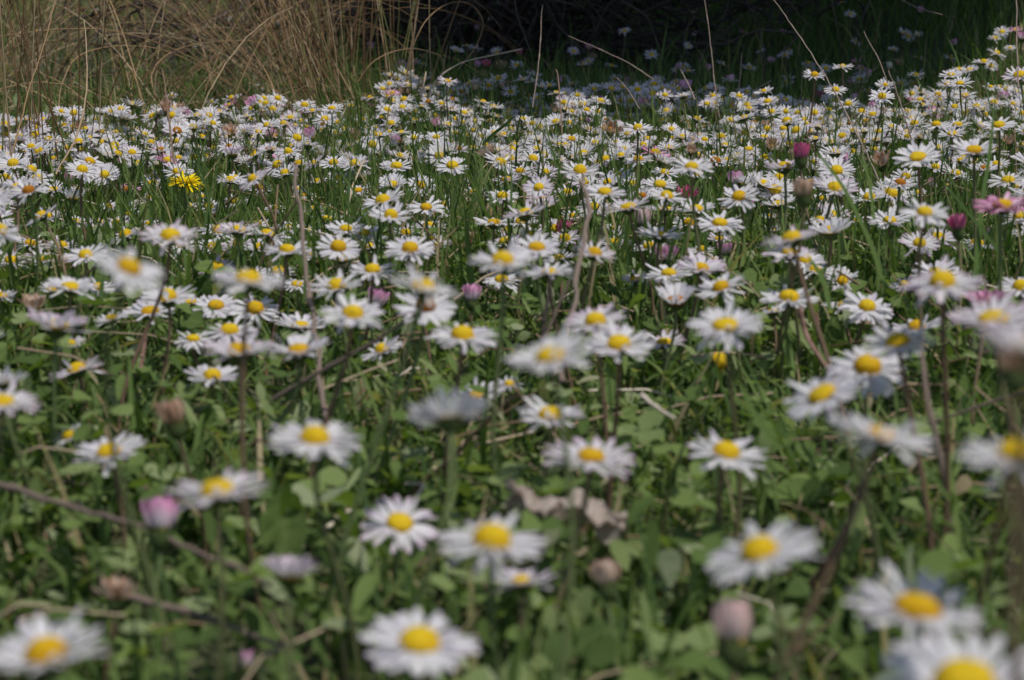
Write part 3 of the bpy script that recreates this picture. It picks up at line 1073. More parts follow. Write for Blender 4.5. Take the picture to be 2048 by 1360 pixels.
def build_flower(f, idx):
    s = f['spec']
    ty, cup = s[6], s[5]
    rg = np.random.default_rng(1000 + idx)
    q = flower_geo(s, rg)
    R, n, P = q['R'], q['n'], q['P']
    kind = 'daisy' if ty in 'wpqo' else 'withered_daisy' if ty in 'dmne' else 'daisy_bud'
    cat = {'daisy': 'daisy', 'daisy_bud': 'daisy bud', 'withered_daisy': 'withered daisy'}[kind]
    lean = LEAN.get((int(s[0]), int(s[1])))
    neck = P - n * R * (.42 if ty == 'b' else .52 if ty in 'kdmre' else .30)
    curve = stem_curve(neck, n, max(.03, q['h']), rg, lean)
    base = curve[0]
    rt = root(kind, base, f['label'], cat, GROUP[kind])
    lo = s[2] < 40
    gp, gd, gc = head_parts(ty, cup, R, q['hd'], rg, lo, s[2] > 90)
    mw = Matrix([[q['X'][i], q['Y'][i], n[i], P[i] - base[i]] for i in range(3)] + [[0, 0, 0, 1]])
    pm = {'o': 'w', 'n': 'd', 'b': 'k', 'e': 'd'}.get(ty, ty)
    dm = 'disc_orange' if ty in 'ode' and rg.random() < .7 or ty == 'n' and False else ('disc_gold' if rg.random() < .25 else 'disc')
    if (int(s[0]), int(s[1])) in GOLD: dm = GOLD[int(s[0]), int(s[1])]
    for nm, g, m in (('petal_ring', gp, M[pm]), ('disc', gd, M[dm]), ('calyx', gc, M['calyx'])):
        if g.n:
            link(nm, g.mesh(nm, m), rt).matrix_local = mw
    gs = Geo()
    rs = .00072 * (R / .0115) ** .5
    tube(gs, curve - base, np.linspace(rs * 1.1, rs, len(curve)), float(rg.random()), None, 6)
    link('stem', gs.mesh('stem', M['stem']), rt)


LEAN = {(1765, 862): (-.030, .004), (850, 570): (-.028, .0), (597, 695): (-.03, .0), (115, 648): (-.014, 0), (930, 481): (-.014, 0),
        (260, 530): (.012, .0), (1189, 503): (-.02, 0)}
GOLD = {(852, 606): 'disc_orange', (1352, 598): 'disc_orange', (1735, 727): 'disc_gold', (510, 614): 'disc_gold', (432, 607): 'disc_gold', (1375, 386): 'disc_orange',
        (260, 530): 'disc_gold', (597, 695): 'disc_gold', (255, 377): 'disc_orange', (1640, 782): 'disc', (838, 1273): 'disc', (1930, 1352): 'disc', (231, 252): 'disc_orange'}
for i, f in enumerate(THINGS):
    build_flower(f, i)

# far and small daisies nobody could count one by one
far = Geo()


def far_flower(P, n, R, ty, cup, rg, stem=True):
    gp, gd, gc = head_parts(ty, cup, R, R * .24, rg, True)
    x = np.cross(np.array([0, 1.0, .2]), n); x /= np.linalg.norm(x); y = np.cross(n, x)
    B = np.stack([x, y, n], 0)
    for g, mi in ((gp, FAR_I[ty]), (gd, 7 if ty in 'od' else 6), (gc, 8)):
        for v, fc, r, t in zip(g.v, g.f, g.r, g.t):
            pass
        if g.n:
            far.add(np.concatenate(g.v) @ B + P, np.concatenate(g.f), np.concatenate(g.r), np.concatenate(g.t), mi)
    if stem:
        c = stem_curve(P - n * R * .28, n, max(.02, P[2] - float(ground(P[0], P[1]))), rg, None, 5)
        tube(far, c, .0008, float(rg.random()), None, 4, 9)


frg = np.random.default_rng(42)
for f in REST:
    q = flower_geo(f['spec'], frg)
    far_flower(q['P'], q['n'], q['R'], f['spec'][6], f['spec'][5], frg)

occupied = np.array([(f['spec'][0], f['spec'][1], f['spec'][2]) for f in FL] + [(372, 362, 120)])


def in_shade(x, y):
    left = np.interp(y, [1.95, 2.2, 2.6, 3.2, 6.5], [-.06, -.10, -.20, -.31, -.60])
    right = .40 + .42 * (y - 2.1)
    return y > 1.95 and left < x < right


def scatter_far(n, dlo, dhi, xf, types, probs, hlo, hhi, test=None, seed=1, ylo=-200, yhi=330):
    # xf: half width of the strip, as a share of the distance
    rg = np.random.default_rng(seed)
    k = tries = 0
    while k < n and tries < n * 40:
        tries += 1
        d = math.sqrt(rg.uniform(dlo ** 2, dhi ** 2))
        x = rg.uniform(-xf, xf) * d
        if test and not test(x, d): continue
        z = float(ground(x, d)) + rg.uniform(hlo, hhi)
        P = np.array([x, d, z])
        px, py, dd = project(P)
        R = rg.uniform(.0088, .0132)
        wpx = FPX * 2 * R / dd
        if 0 < px < 2048 and 0 < py < 1360:
            near = (np.abs(occupied[:, 0] - px) < .26 * (occupied[:, 2] + wpx)) & (np.abs(occupied[:, 1] - py) < .10 * (occupied[:, 2] + wpx))
            if near.any() and dd < 1.9: continue
            if not ylo < py < yhi: continue
            if abs(px - 372) < 75 and -30 < py - 362 < 62: continue
        ty = rg.choice(types, p=probs)
        tilt = rg.normal(0, .28, 2)
        nn = np.array([tilt[0], tilt[1] - .18, 1.0]); nn /= np.linalg.norm(nn)
        cup = rg.uniform(.7, 1.1) if ty in CLOSED else rg.choice([rg.uniform(-.08, .22), rg.uniform(.3, .6)], p=[.82, .18])
        far_flower(P, nn, R, ty, cup, rg)
        k += 1


TY, PR = list('wpqkdo'), [.74, .15, .015, .025, .03, .04]
scatter_far(95, .80, 1.35, .31, list('wpo'), [.78, .18, .04], .035, .075, None, 2, 330, 620)
scatter_far(760, 1.28, 2.15, .31, TY, PR, .025, .06, lambda x, y: not (in_shade(x, y) and y > 2.05) and y < (2.0 + 1.4 * x / y if x < -.16 * y else 1.9 if x < -.07 * y else 2.2), 3)
scatter_far(95, 1.98, 2.9, .34, list('wpqkrd'), [.40, .22, .08, .16, .05, .09], .025, .06, in_shade, 5)
scatter_far(90, 2.8, 5.6, .34, list('wpqkr'), [.36, .28, .12, .18, .06], .05, .10, in_shade, 6)
scatter_far(130, 1.25, 1.85, .31, TY, PR, .035, .065, lambda x, y: x < -.12 * y and y < 2.0 + 1.4 * x / y, 21)
scatter_far(150, .45, 2.0, .46, TY, PR, .035, .07, lambda x, y: abs(x) > .30 * y, 22)
scatter_far(60, 2.0, 4.5, .40, list('wpqk'), [.45, .2, .15, .2], .06, .11, lambda x, y: x > .45 and not in_shade(x, y), 8)
scatter_far(18, 2.6, 6.0, .36, list('wp'), [.8, .2], .05, .08, lambda x, y: x < -.3, 9)
tag(link('distant_daisies', far.mesh('distant_daisies', MATS_FAR)), 'small far daisies crowding the back of the meadow into the shade', 'daisies', None, 'stuff')

# ---------------------------------------------------------------- dandelion
rg = np.random.default_rng(5)
d0 = FPX * .0285 / 88
X, Y, n = head_axes(372, 362, .24, R_(-2))
P = unproject(372, 364, d0)
R = .01425
gp = Geo()
for k, (sc, el, cnt) in enumerate(((1.0, -.02, 30), (.92, .14, 30), (.76, .34, 26), (.55, .55, 20), (.36, .8, 14))):
    petals(gp, R * sc, el, cnt, rg, -.25 if k < 2 else .1, .72, False, .10, drop=.02, square=True, r0=.1)
gc = Geo(); calyx_geo(gc, R, rg, .42, .24, 16, up=.3)
cv = stem_curve(P - n * R * .4, n, P[2] - float(ground(P[0], P[1])), rg, (.004, .004))
rt = root('dandelion', cv[0], 'bright yellow dandelion with many layered strap petals among the white daisies', 'dandelion')
mw = Matrix([[X[i], Y[i], n[i], P[i] - cv[0][i]] for i in range(3)] + [[0, 0, 0, 1]])
link('petal_ring', gp.mesh('petal_ring', M['y']), rt).matrix_local = mw
link('calyx', gc.mesh('calyx', M['calyx']), rt).matrix_local = mw
gs = Geo(); tube(gs, cv - cv[0], .0016, .8, None, 7)
link('stem', gs.mesh('stem', M['stem']), rt)


# ---------------------------------------------------------------- grass
def blades(g, x, y, h, wd, lean, az, bend, rnd, mi=0, levels=4, zoff=0.0):
    """Many grass blades at once. Arrays of equal length."""
    N = len(x)
    T = np.linspace(0, 1, levels)
    z0 = ground(x, y) - .002 + zoff
    th = lean[:, None] + bend[:, None] * T[None, :] ** 1.5          # angle from upright
    ds = np.diff(T, prepend=0)[None, :] * h[:, None]
    rad = np.cumsum(np.sin(th) * ds, 1); zz = np.cumsum(np.cos(th) * ds, 1)
    cx, sx = np.cos(az)[:, None], np.sin(az)[:, None]
    px, py, pz = x[:, None] + rad * cx, y[:, None] + rad * sx, z0[:, None] + zz
    twist = az + math.pi / 2 + rng.normal(0, .5, N)
    wv = np.interp(T, [0, .35, .75, 1], [.8, 1, .62, .06])
    ox = np.cos(twist)[:, None] * wd[:, None] * wv * .5
    oy = np.sin(twist)[:, None] * wd[:, None] * wv * .5
    v = np.empty((N, levels, 2, 3), np.float32)
    v[:, :, 0, 0] = px - ox; v[:, :, 1, 0] = px + ox
    v[:, :, 0, 1] = py - oy; v[:, :, 1, 1] = py + oy
    v[:, :, 0, 2] = pz; v[:, :, 1, 2] = pz
    f1 = grid_faces(levels, 2)
    f = (f1[None] + (np.arange(N) * levels * 2)[:, None, None]).reshape(-1, 4)
    g.add(v.reshape(-1, 3), f, np.repeat(rnd, levels * 2), np.tile(np.repeat(T, 2), N), mi)


def field(n, dlo, dhi, xk, x0):
    d = np.sqrt(rng.uniform(dlo ** 2, dhi ** 2, n))
    return rng.uniform(-1, 1, n) * (xk * d + x0), d


def clump(n, x, y, m, s):
    """Snap a share of the blades towards tuft centres so the turf is uneven."""
    c = rng.integers(0, n, max(1, n // m))
    k = rng.integers(0, len(c), n)
    sel = rng.random(n) < .65
    return np.where(sel, x[c][k] + rng.normal(0, s, n), x), np.where(sel, y[c][k] + rng.normal(0, s, n), y)


gr = Geo()
n = 19000
x, y = field(n, .27, .98, .40, .14); x, y = clump(n, x, y, 14, .012)
h = rng.gamma(5, .0052, n).clip(.008, .07)
blades(gr, x, y, h, rng.uniform(.0012, .0026, n), np.abs(rng.normal(.25, .25, n)), rng.uniform(0, 6.28, n), rng.uniform(.1, 1.3, n), rng.random(n) ** 1.1)
n = 44000
x, y = field(n, .85, 2.35, .40, .16); x, y = clump(n, x, y, 22, .016)
ok_ = ~((x < -.12 * y) & (y > 1.72) & (rng.random(n) < .62)); x, y = x[ok_], y[ok_]; n = len(x)
h = rng.gamma(8, .0064, n).clip(.018, .092)
blades(gr, x, y, h, rng.uniform(.0010, .0026, n), np.abs(rng.normal(.12, .2, n)), rng.uniform(0, 6.28, n), rng.uniform(.0, .8, n), rng.random(n) * .96)
n = 40000
x, y = field(n, 2.2, 7.5, .42, .3); x, y = clump(n, x, y, 30, .04)
keep = (x > -.1 * y) & (((x + .06) / .36) ** 2 + ((y - 3.45) / .5) ** 2 > 1)
bankk = sstep(.3, 1.0, x)
h = rng.gamma(8, .0085, n).clip(.03, .16) * (1 + .6 * bankk)
blades(gr, x[keep], y[keep], h[keep], rng.uniform(.0016, .0036, n)[keep], np.abs(rng.normal(.15, .2, n))[keep], rng.uniform(0, 6.28, n)[keep], rng.uniform(.1, 1.0, n)[keep], (rng.random(n) * .95)[keep])
n = 14000
x = rng.uniform(.35, 3.4, n); y = np.sqrt(rng.uniform(1.8 ** 2, 7.5 ** 2, n)); x, y = clump(n, x, y, 40, .05)
keep = (x > .16 * y - .05) & (x < .5 * y + .2)
x, y = x[keep], y[keep]; n = len(x)
h = rng.gamma(8, .0095, n).clip(.04, .17)
blades(gr, x, y, h, rng.uniform(.0018, .004, n), np.abs(rng.normal(.25, .2, n)), rng.uniform(0, 6.28, n), rng.uniform(.1, 1.1, n), rng.random(n) * .95)
tag(link('grass', gr.mesh('grass', M['grass'])), 'fresh green grass growing between the daisies', 'grass', None, 'stuff')

bgk = Geo()
n = 34000
x = rng.uniform(-3.2, .1, n); y = np.sqrt(rng.uniform(2.0 ** 2, 8.0 ** 2, n)); x, y = clump(n, x, y, 40, .06)
keep = (x < -.08 * y) & (x > -.48 * y - .2)
x, y = x[keep], y[keep]; n = len(x)
h = rng.gamma(6, .010, n).clip(.02, .16)
blades(bgk, x, y, h, rng.uniform(.0016, .0032, n), np.abs(rng.normal(.25, .3, n)), rng.uniform(0, 6.28, n), rng.uniform(.2, 1.6, n), rng.random(n), levels=6)
tag(link('dry_grass', bgk.mesh('dry_grass', M['bgrass'])), 'rough mixed green and tan grass behind the rush clumps', 'grass', None, 'stuff')

tg = Geo()
n = 1900
x = rng.uniform(-1.6, .0, n); y = rng.uniform(1.70, 4.2, n); x, y = clump(n, x, y, 60, .05)
keep = (x < -.085 * y - .02) & (x > -.40 * y - .1)
x, y = x[keep], y[keep]; n = len(x)
blades(tg, x, y, rng.gamma(7, .03, n).clip(.06, .42), rng.uniform(.0008, .0017, n), np.abs(rng.normal(.55, .35, n)), rng.choice([0.0, math.pi], n, p=[.45, .55]) + rng.normal(0, .7, n), rng.uniform(.6, 2.1, n), rng.random(n), levels=9)
tag(link('dead_grass', tg.mesh('dead_grass', M['rush'])), 'tangle of arching tan dead grass at the back left', 'dead grass', None, 'stuff')

# low leaves of clover and daisy rosettes
lf = Geo()


def leaves(g, x, y, z, L, W, tilt, az, rnd, fold=.25):
    N = len(x)
    T = np.array([0, .3, .6, .85, 1.0]); Wt = np.array([.12, .7, 1.0, .8, .2])
    sv = np.array([-1, 0, 1.0])
    crv = rng.uniform(-.5, .6, N)
    th = tilt[:, None] - crv[:, None] * (T - .3)[None, :]
    ds = np.diff(T, prepend=0)[None] * L[:, None]
    r = np.cumsum(np.cos(th) * ds, 1); u = np.cumsum(np.sin(th) * ds, 1)
    rollv = rng.normal(0, .35, N)
    lat = W[:, None, None] * .5 * Wt[None, :, None] * sv[None, None, :]
    upz = fold * np.abs(lat)
    c, s = np.cos(az)[:, None, None], np.sin(az)[:, None, None]
    lx = lat * np.cos(rollv)[:, None, None]; lz = lat * np.sin(rollv)[:, None, None] + upz
    vx = x[:, None, None] + r[:, :, None] * c - lx * s
    vy = y[:, None, None] + r[:, :, None] * s + lx * c
    vz = z[:, None, None] + u[:, :, None] + lz
    v = np.stack([vx, vy, vz], -1)
    f1 = grid_faces(5, 3)
    f = (f1[None] + (np.arange(N) * 15)[:, None, None]).reshape(-1, 4)
    g.add(v.reshape(-1, 3), f, np.repeat(rnd, 15), np.tile(np.repeat(T, 3), N))


n = 13500
x, y = field(n, .27, 1.25, .40, .13); x, y = clump(n, x, y, 9, .018)
lay = rng.random(n)
leaves(lf, x, y, ground(x, y) + .002 + .026 * lay ** 1.6, rng.gamma(5, .0019, n).clip(.004, .018), rng.gamma(6, .00072, n).clip(.0022, .008), rng.normal(.35, .55, n), rng.uniform(0, 6.28, n), (rng.random(n) * .85 + .15 * lay).clip(0, 1))
n = 6000
x, y = field(n, 1.1, 2.2, .40, .13); x, y = clump(n, x, y, 9, .02)
leaves(lf, x, y, ground(x, y) + .002 + .02 * rng.random(n), rng.uniform(.010, .024, n), rng.uniform(.004, .009, n), rng.normal(.6, .45, n), rng.uniform(0, 6.28, n), rng.random(n) * .9)
# clover: three round leaflets on a thin stalk
n = 900
x, y = field(n, .28, 1.15, .40, .12)
zc = ground(x, y) + rng.uniform(.012, .036, n); a0 = rng.uniform(0, 6.28, n); Lc = rng.uniform(.006, .011, n); rc = rng.random(n) * .8 + .1
for k in range(3):
    leaves(lf, x, y, zc, Lc, Lc * .95, rng.normal(.12, .18, n), a0 + k * 2.094, rc, .15)
tag(link('ground_cover', lf.mesh('ground_cover', M['leaf'])), 'small clover and rosette leaves carpeting the ground', 'low leaves', None, 'stuff')

# straw litter
st = Geo()
lrg = np.random.default_rng(12)
for k in range(2600):
    d = math.sqrt(lrg.uniform(.3 ** 2, 2.3 ** 2)); x0 = lrg.uniform(-1, 1) * (.38 * d + .1)
    L = lrg.uniform(.012, .07) * min(1, d / .9); a = lrg.uniform(0, 6.28); dz = lrg.normal(.1, .25)
    g0 = float(ground(x0, d)) + lrg.uniform(.004, .03)
    pts = np.array([[x0, d, g0], [x0 + L * .5 * math.cos(a) + lrg.normal(0, .002), d + L * .5 * math.sin(a), g0 + dz * L * .5 + .002], [x0 + L * math.cos(a), d + L * math.sin(a), g0 + dz * L]])
    tube(st, pts, [lrg.uniform(.0003, .0008) * min(1, .35 + d * .6)] * 3, float(lrg.random()), None, 4)
tag(link('straw_litter', st.mesh('straw_litter', M['straw'])), 'broken bits of dry straw lying in the turf', 'straw', None, 'stuff')


# ---------------------------------------------------------------- single stalks, twigs and leaves that stand out
def stalk(name, label, cat, pts, rad, mat, rnd=.5, n=14, group=None, taper=.7, knots=False):
    P3 = np.array([unproject(*p) for p in pts])
    n = max(n, 14) * 2
    c = smooth_line(P3, n)
    wr = np.random.default_rng(len(label) * 7 + len(pts))
    ln_ = np.linalg.norm(c[-1] - c[0])
    w1 = np.cumsum(wr.normal(0, 1, (n, 3)), 0); w1 -= np.linspace(0, 1, n)[:, None] * w1[-1]
    c = c + w1 * ln_ * (.0010 if name == 'grass_stalk' else .0028)
    base = c[0].copy()
    gz = Geo()
    rr = np.linspace(rad * 1.15, rad * taper, n) * (1 + .10 * wr.normal(size=n))
    for nd in wr.integers(3, n - 3, 2):
        rr[nd] *= 1.5
    if knots:
        rr = rr * (1 + .12 * np.random.default_rng(len(label)).normal(size=n))
    tube(gz, c - base, rr, rnd, None, 7)
    o = link(name, gz.mesh(name, M[mat]), None, base)
    tag(o, label, cat, group)
    return o


stalk('dry_stalk', 'tall grey-brown dry stalk rising bent from the greenery past the broad-petalled daisy', 'dry stalk',
      [(664, 900, .60), (655, 835, .62), (630, 700, .66), (618, 600, .69), (606, 450, .73), (592, 335, .76)], 0.00088, 'greystalk', .4, 20, None, .9)
stalk('dry_stalk', 'grey-brown dry stalk slanting up to just below the two-raised-petals daisy', 'dry stalk',
      [(1125, 760, .58), (1138, 640, .62), (1150, 500, .67), (1165, 400, .71), (1168, 352, .73)], 0.00088, 'greystalk', .55, 16, None, .85)
stalk('dry_twig', 'brown twig running diagonally under the crisp oval daisy up to a hidden orange one', 'dry twig',
      [(545, 800, .63), (640, 742, .62), (740, 680, .61), (830, 617, .60), (848, 600, .60)], 0.00075, 'greystalk', .15, 14)
stalk('dry_twig', 'short forked-looking brown twig standing behind the big-centred blurred daisy', 'dry twig',
      [(1085, 680, .66), (1092, 620, .66), (1102, 555, .66)], 0.00088, 'twig', .7, 8)
stalk('dry_twig', 'thin brown twig leaning right beside the short upright twig, centre', 'dry twig',
      [(1092, 672, .66), (1118, 610, .66), (1140, 560, .66)], 0.00061, 'greystalk', .3, 8)
stalk('dry_twig', 'long mauve-brown twig lying from the left edge past the plump magenta bud', 'dry twig',
      [(-40, 955, .515), (40, 980, .505), (150, 1015, .49), (250, 1048, .475), (400, 1108, .455), (540, 1172, .435)], 0.00082, 'greystalk', .35, 18)
stalk('dry_twig', 'pale brown twig lying low behind the withered tan daisy near the bottom', 'dry twig',
      [(250, 1190, .465), (340, 1218, .46), (430, 1242, .455), (560, 1290, .44)], 0.00095, 'greystalk', .6, 12)
stalk('dry_twig', 'dark thin twig lying just above the long mauve-brown twig at left', 'dry twig',
      [(40, 955, .60), (130, 965, .60), (260, 985, .59)], 0.00054, 'greystalk', .2, 10)
stalk('dry_twig', 'thin brown twig coming in from the right edge below the beige head', 'dry twig',
      [(2080, 780, .60), (1990, 805, .61), (1850, 850, .62), (1700, 900, .63)], 0.00054, 'greystalk', .1, 12)
stalk('reddish_stem', 'smooth reddish pink stem curving down behind the daisy crossed by a stem', 'stem',
      [(1598, 615, .66), (1612, 670, .66), (1635, 710, .65), (1662, 745, .64)], 0.00082, 'reddish', .5, 12)
stalk('reddish_stem', 'short straight pink stem piece standing in grass below the left white daisies', 'stem',
      [(282, 735, .70), (287, 700, .70), (292, 668, .70)], 0.00075, 'reddish', .8, 6)
stalk('reddish_stem', 'brown-red stem slanting behind the daisy seen from behind', 'stem',
      [(825, 985, .60), (900, 915, .58), (985, 830, .55), (1040, 785, .53)], 0.00068, 'reddish', .1, 12)
stalk('reddish_stem', 'long pinkish brown stem leaning left under the gap right of the lone leaning daisy', 'stem',
      [(1610, 1190, .50), (1660, 1110, .49), (1700, 1040, .48), (1735, 960, .46)], 0.00082, 'reddish', .2, 12)
stalk('dry_stalk', 'thick blurred tan stalk standing at right below the spaced pair of daisies', 'dry stalk',
      [(1900, 1080, .54), (1885, 960, .53), (1862, 830, .53), (1840, 690, .54)], 0.00095, 'greystalk', .6, 14)
stalk('straw_piece', 'pale straw piece lying diagonally beside the broad green leaf', 'straw',
      [(600, 1095, .55), (645, 1062, .56), (700, 1020, .57)], 0.00088, 'straw', .97, 8)
stalk('straw_piece', 'pinkish white straw lying in the greenery below the upswept full daisy', 'straw',
      [(1283, 790, .60), (1310, 812, .59), (1350, 838, .58)], 0.00068, 'straw', .98, 8)
# thin stalks against the dark shade
stalk('grass_stalk', 'longest thin tan stalk leaning from the top edge down past the lone raised daisy', 'grass stalk',
      [(1800, 430, 1.15), (1745, 330, 1.22), (1690, 215, 1.30), (1640, 130, 1.36), (1590, 55, 1.40), (1535, -15, 1.45)], 0.00054, 'greystalk', .8, 20)
stalk('grass_stalk', 'thin nearly upright stalk in the shade above the crimson closed head', 'grass stalk',
      [(1440, 235, 1.7), (1430, 175, 1.72), (1420, 80, 1.76), (1407, -15, 1.8)], 0.00048, 'greystalk', .6, 12)
stalk('grass_stalk', 'thin upright stalk in the dark middle reaching nearly to the top edge', 'grass stalk',
      [(1065, 215, 1.75), (1074, 150, 1.77), (1081, 80, 1.8), (1085, 10, 1.83)], 0.00048, 'greystalk', .8, 10)
stalk('grass_stalk', 'thin pale stalk arching down left to right towards the raised shade-edge daisy', 'grass stalk',
      [(1310, 160, 1.7), (1262, 128, 1.72), (1200, 100, 1.76), (1137, 72, 1.8)], 0.00054, 'greystalk', .7, 12)
stalk('grass_stalk', 'thin bent stalk above the right cluster ending beneath the creamy bud', 'grass stalk',
      [(1830, 300, 1.3), (1810, 240, 1.35), (1790, 175, 1.4), (1777, 140, 1.42)], 0.00054, 'greystalk', .2, 12)
stalk('grass_stalk', 'thin stalk leaning left above the right cluster, left of the creamy bud', 'grass stalk',
      [(1775, 165, 1.6), (1758, 120, 1.62), (1742, 90, 1.65), (1728, 63, 1.68)], 0.00048, 'greystalk', .6, 10)
stalk('grass_stalk', 'short pale stalk standing in the shade right of the crimson closed head', 'grass stalk',
      [(1478, 190, 1.9), (1480, 150, 1.92), (1484, 105, 1.95)], 0.00054, 'greystalk', .9, 8)
stalk('grass_stalk', 'short leaning pale stalk above the edge-on shade-side daisy', 'grass stalk',
      [(1390, 200, 1.6), (1375, 165, 1.62), (1362, 140, 1.64)], 0.00061, 'greystalk', .9, 8)
stalk('grass_stalk', 'drooping pale stalk in the shade left of the raised shade-edge daisy', 'grass stalk',
      [(1280, 218, 1.6), (1255, 180, 1.63), (1232, 156, 1.66), (1228, 175, 1.67)], 0.00048, 'greystalk', .7, 10)
stalk('grass_stalk', 'straight upright tan stalk in the tall grass of the right bank', 'grass stalk',
      [(2036, 175, 1.4), (2034, 90, 1.44), (2032, -15, 1.48)], 0.00061, 'greystalk', .7, 8)
stalk('grass_stalk', 'long pale stalk curving across the shade at the upper right corner', 'grass stalk',
      [(1885, 30, 2.0), (1840, 18, 2.05), (1800, -2, 2.1), (1780, -20, 2.1)], 0.00054, 'greystalk', .9, 8)
stalk('grass_stalk', 'pale arched dry stalk bowing right out of the rush into the shade', 'grass stalk',
      [(850, 205, 1.95), (875, 160, 1.95), (920, 128, 1.97), (980, 112, 2.0), (1044, 98, 2.02)], 0.00082, 'straw', .9, 14)
stalk('grass_stalk', 'short stout pale stalk leaning right before the dark shrub', 'grass stalk',
      [(842, 195, 1.95), (848, 165, 1.96), (852, 144, 1.97)], 0.00088, 'straw', .85, 6)
stalk('grass_stalk', 'dark thin stem standing among the crowded daisies in the middle back', 'grass stalk',
      [(1125, 285, 1.5), (1121, 220, 1.52), (1116, 155, 1.55), (1111, 138, 1.56)], 0.00062, 'stem', 0.10, 10)
stalk('grass_stalk', 'dark slender stalk rising above the left cluster to the dandelion', 'grass stalk',
      [(352, 350, 1.2), (345, 270, 1.25), (335, 190, 1.3), (325, 140, 1.34)], 0.00070, 'stem', 0.15, 12)


for lab, pts, r, c in (
        ('tan stalk arching low over the far left daisies, tip pointing right', [(112, 250, 1.7), (128, 160, 1.72), (170, 108, 1.75), (260, 92, 1.8), (360, 112, 1.85), (470, 175, 1.9)], .00065, .6),
        ('pale hooked stalk curling back on itself above the left cluster', [(345, 235, 1.75), (312, 190, 1.76), (306, 150, 1.78), (330, 112, 1.8), (390, 88, 1.85), (500, 82, 1.9), (590, 100, 1.95)], .00065, .55),
        ('long tan stalk sweeping from the left edge over to the dense leaning clump', [(-20, 75, 1.8), (90, 62, 1.82), (210, 58, 1.85), (330, 90, 1.88), (440, 150, 1.9), (520, 230, 1.92)], .0006, .55),
        ('wide golden arch standing over the dark middle, bending back down', [(808, 195, 2.0), (822, 110, 2.0), (850, 45, 2.02), (895, 8, 2.05), (940, 8, 2.05), (966, 45, 2.05), (950, 95, 2.05), (915, 140, 2.03)], .00065, .55),
        ('low golden arch beside the thin golden rush clump', [(715, 165, 1.95), (745, 125, 1.95), (790, 102, 1.97), (840, 98, 2.0), (880, 112, 2.0), (890, 140, 2.0)], .00065, .6),
        ('straight tan stalk leaning right across the far left rush', [(20, 330, 1.3), (50, 200, 1.35), (85, 90, 1.4), (112, -15, 1.45)], .0006, .6),
        ('pale crooked stalk running down into the daisies at far left', [(110, 350, 1.25), (150, 280, 1.3), (172, 200, 1.34), (174, 100, 1.38), (168, 40, 1.4)], .00065, .85),
        ('thin tan stalk bowing from the far left rush toward the dandelion', [(-10, 180, 1.6), (80, 165, 1.62), (170, 180, 1.65), (250, 220, 1.68), (300, 270, 1.7)], .0005, .65)):
    stalk('grass_stalk', lab, 'grass stalk', pts, r, 'rush', c, 18)


def blade(label, pts, wmax, rnd, mat='grass'):
    P3 = np.array([unproject(*p) for p in pts]); c = smooth_line(P3, 16); base = c[0].copy(); c = c - base
    T = np.linspace(0, 1, 16); W = np.interp(T, [0, .4, .8, 1], [.8, 1, .7, .05]) * wmax * .5
    side = np.array([1.0, .25, 0])
    tn = np.gradient(c, axis=0); sd_ = np.cross(tn, np.cross(side, tn)); sd_ /= np.linalg.norm(sd_, axis=1)[:, None]
    v = np.stack([c - sd_ * W[:, None], c + np.array([0, .0006, 0]), c + sd_ * W[:, None]], 1)
    gz = Geo(); gz.add(v.reshape(-1, 3), grid_faces(16, 3), rnd, np.repeat(T, 3))
    o = link('grass_leaf', gz.mesh('grass_leaf', M[mat]), None, base)
    tag(o, label, 'grass blade', 'long single grass blades')


blade('broad dark green grass blade standing upright before the upturned right daisy', [(1935, 640, .68), (1952, 540, .72), (1962, 420, .76), (1980, 300, .80), (1992, 170, .83)], 0.00210, 0.35)
blade('long green blade slanting down right below the crimson closed head', [(1765, 560, .72), (1738, 480, .74), (1690, 380, .77), (1648, 322, .79), (1628, 300, .8)], 0.00195, 0.50)
blade('grey-green bent blade left of the large cone daisy', [(1748, 440, .80), (1742, 385, .82), (1732, 335, .84), (1718, 302, .86)], 0.00150, 0.50)
blade('dark grass blade leaning right beside the magenta closed head', [(2010, 520, .70), (1965, 460, .74), (1920, 405, .78), (1885, 362, .82)], 0.00165, 0.20)
blade('dark green blade crossing the daisies leaning right in the middle back', [(965, 290, 1.35), (985, 270, 1.35), (1010, 250, 1.35), (1030, 232, 1.35)], 0.00263, 0.10)
blade('long thin green blade bowing in from the left edge below the barrel-centred daisy', [(-20, 445, .95), (20, 432, .95), (60, 412, .96), (95, 380, .97)], 0.00135, 0.35)
blade('yellow-green curved blade standing right of the stacked daisies', [(1660, 620, .68), (1650, 570, .69), (1632, 535, .70), (1615, 512, .71)], 0.00225, 0.50)
blade('green blade leaning left below the folded-petal daisy', [(1900, 1000, .50), (1850, 930, .52), (1800, 850, .54), (1790, 760, .56)], 0.00165, 0.50)
blade('bright green blade rising under the lone leaning daisy and the tilted one', [(1560, 900, .50), (1510, 830, .52), (1478, 760, .54)], 0.00255, 0.50)
blade('upright green blade left of the narrow-petalled daisy', [(262, 860, .60), (262, 780, .62), (258, 700, .64)], 0.00180, 0.50)


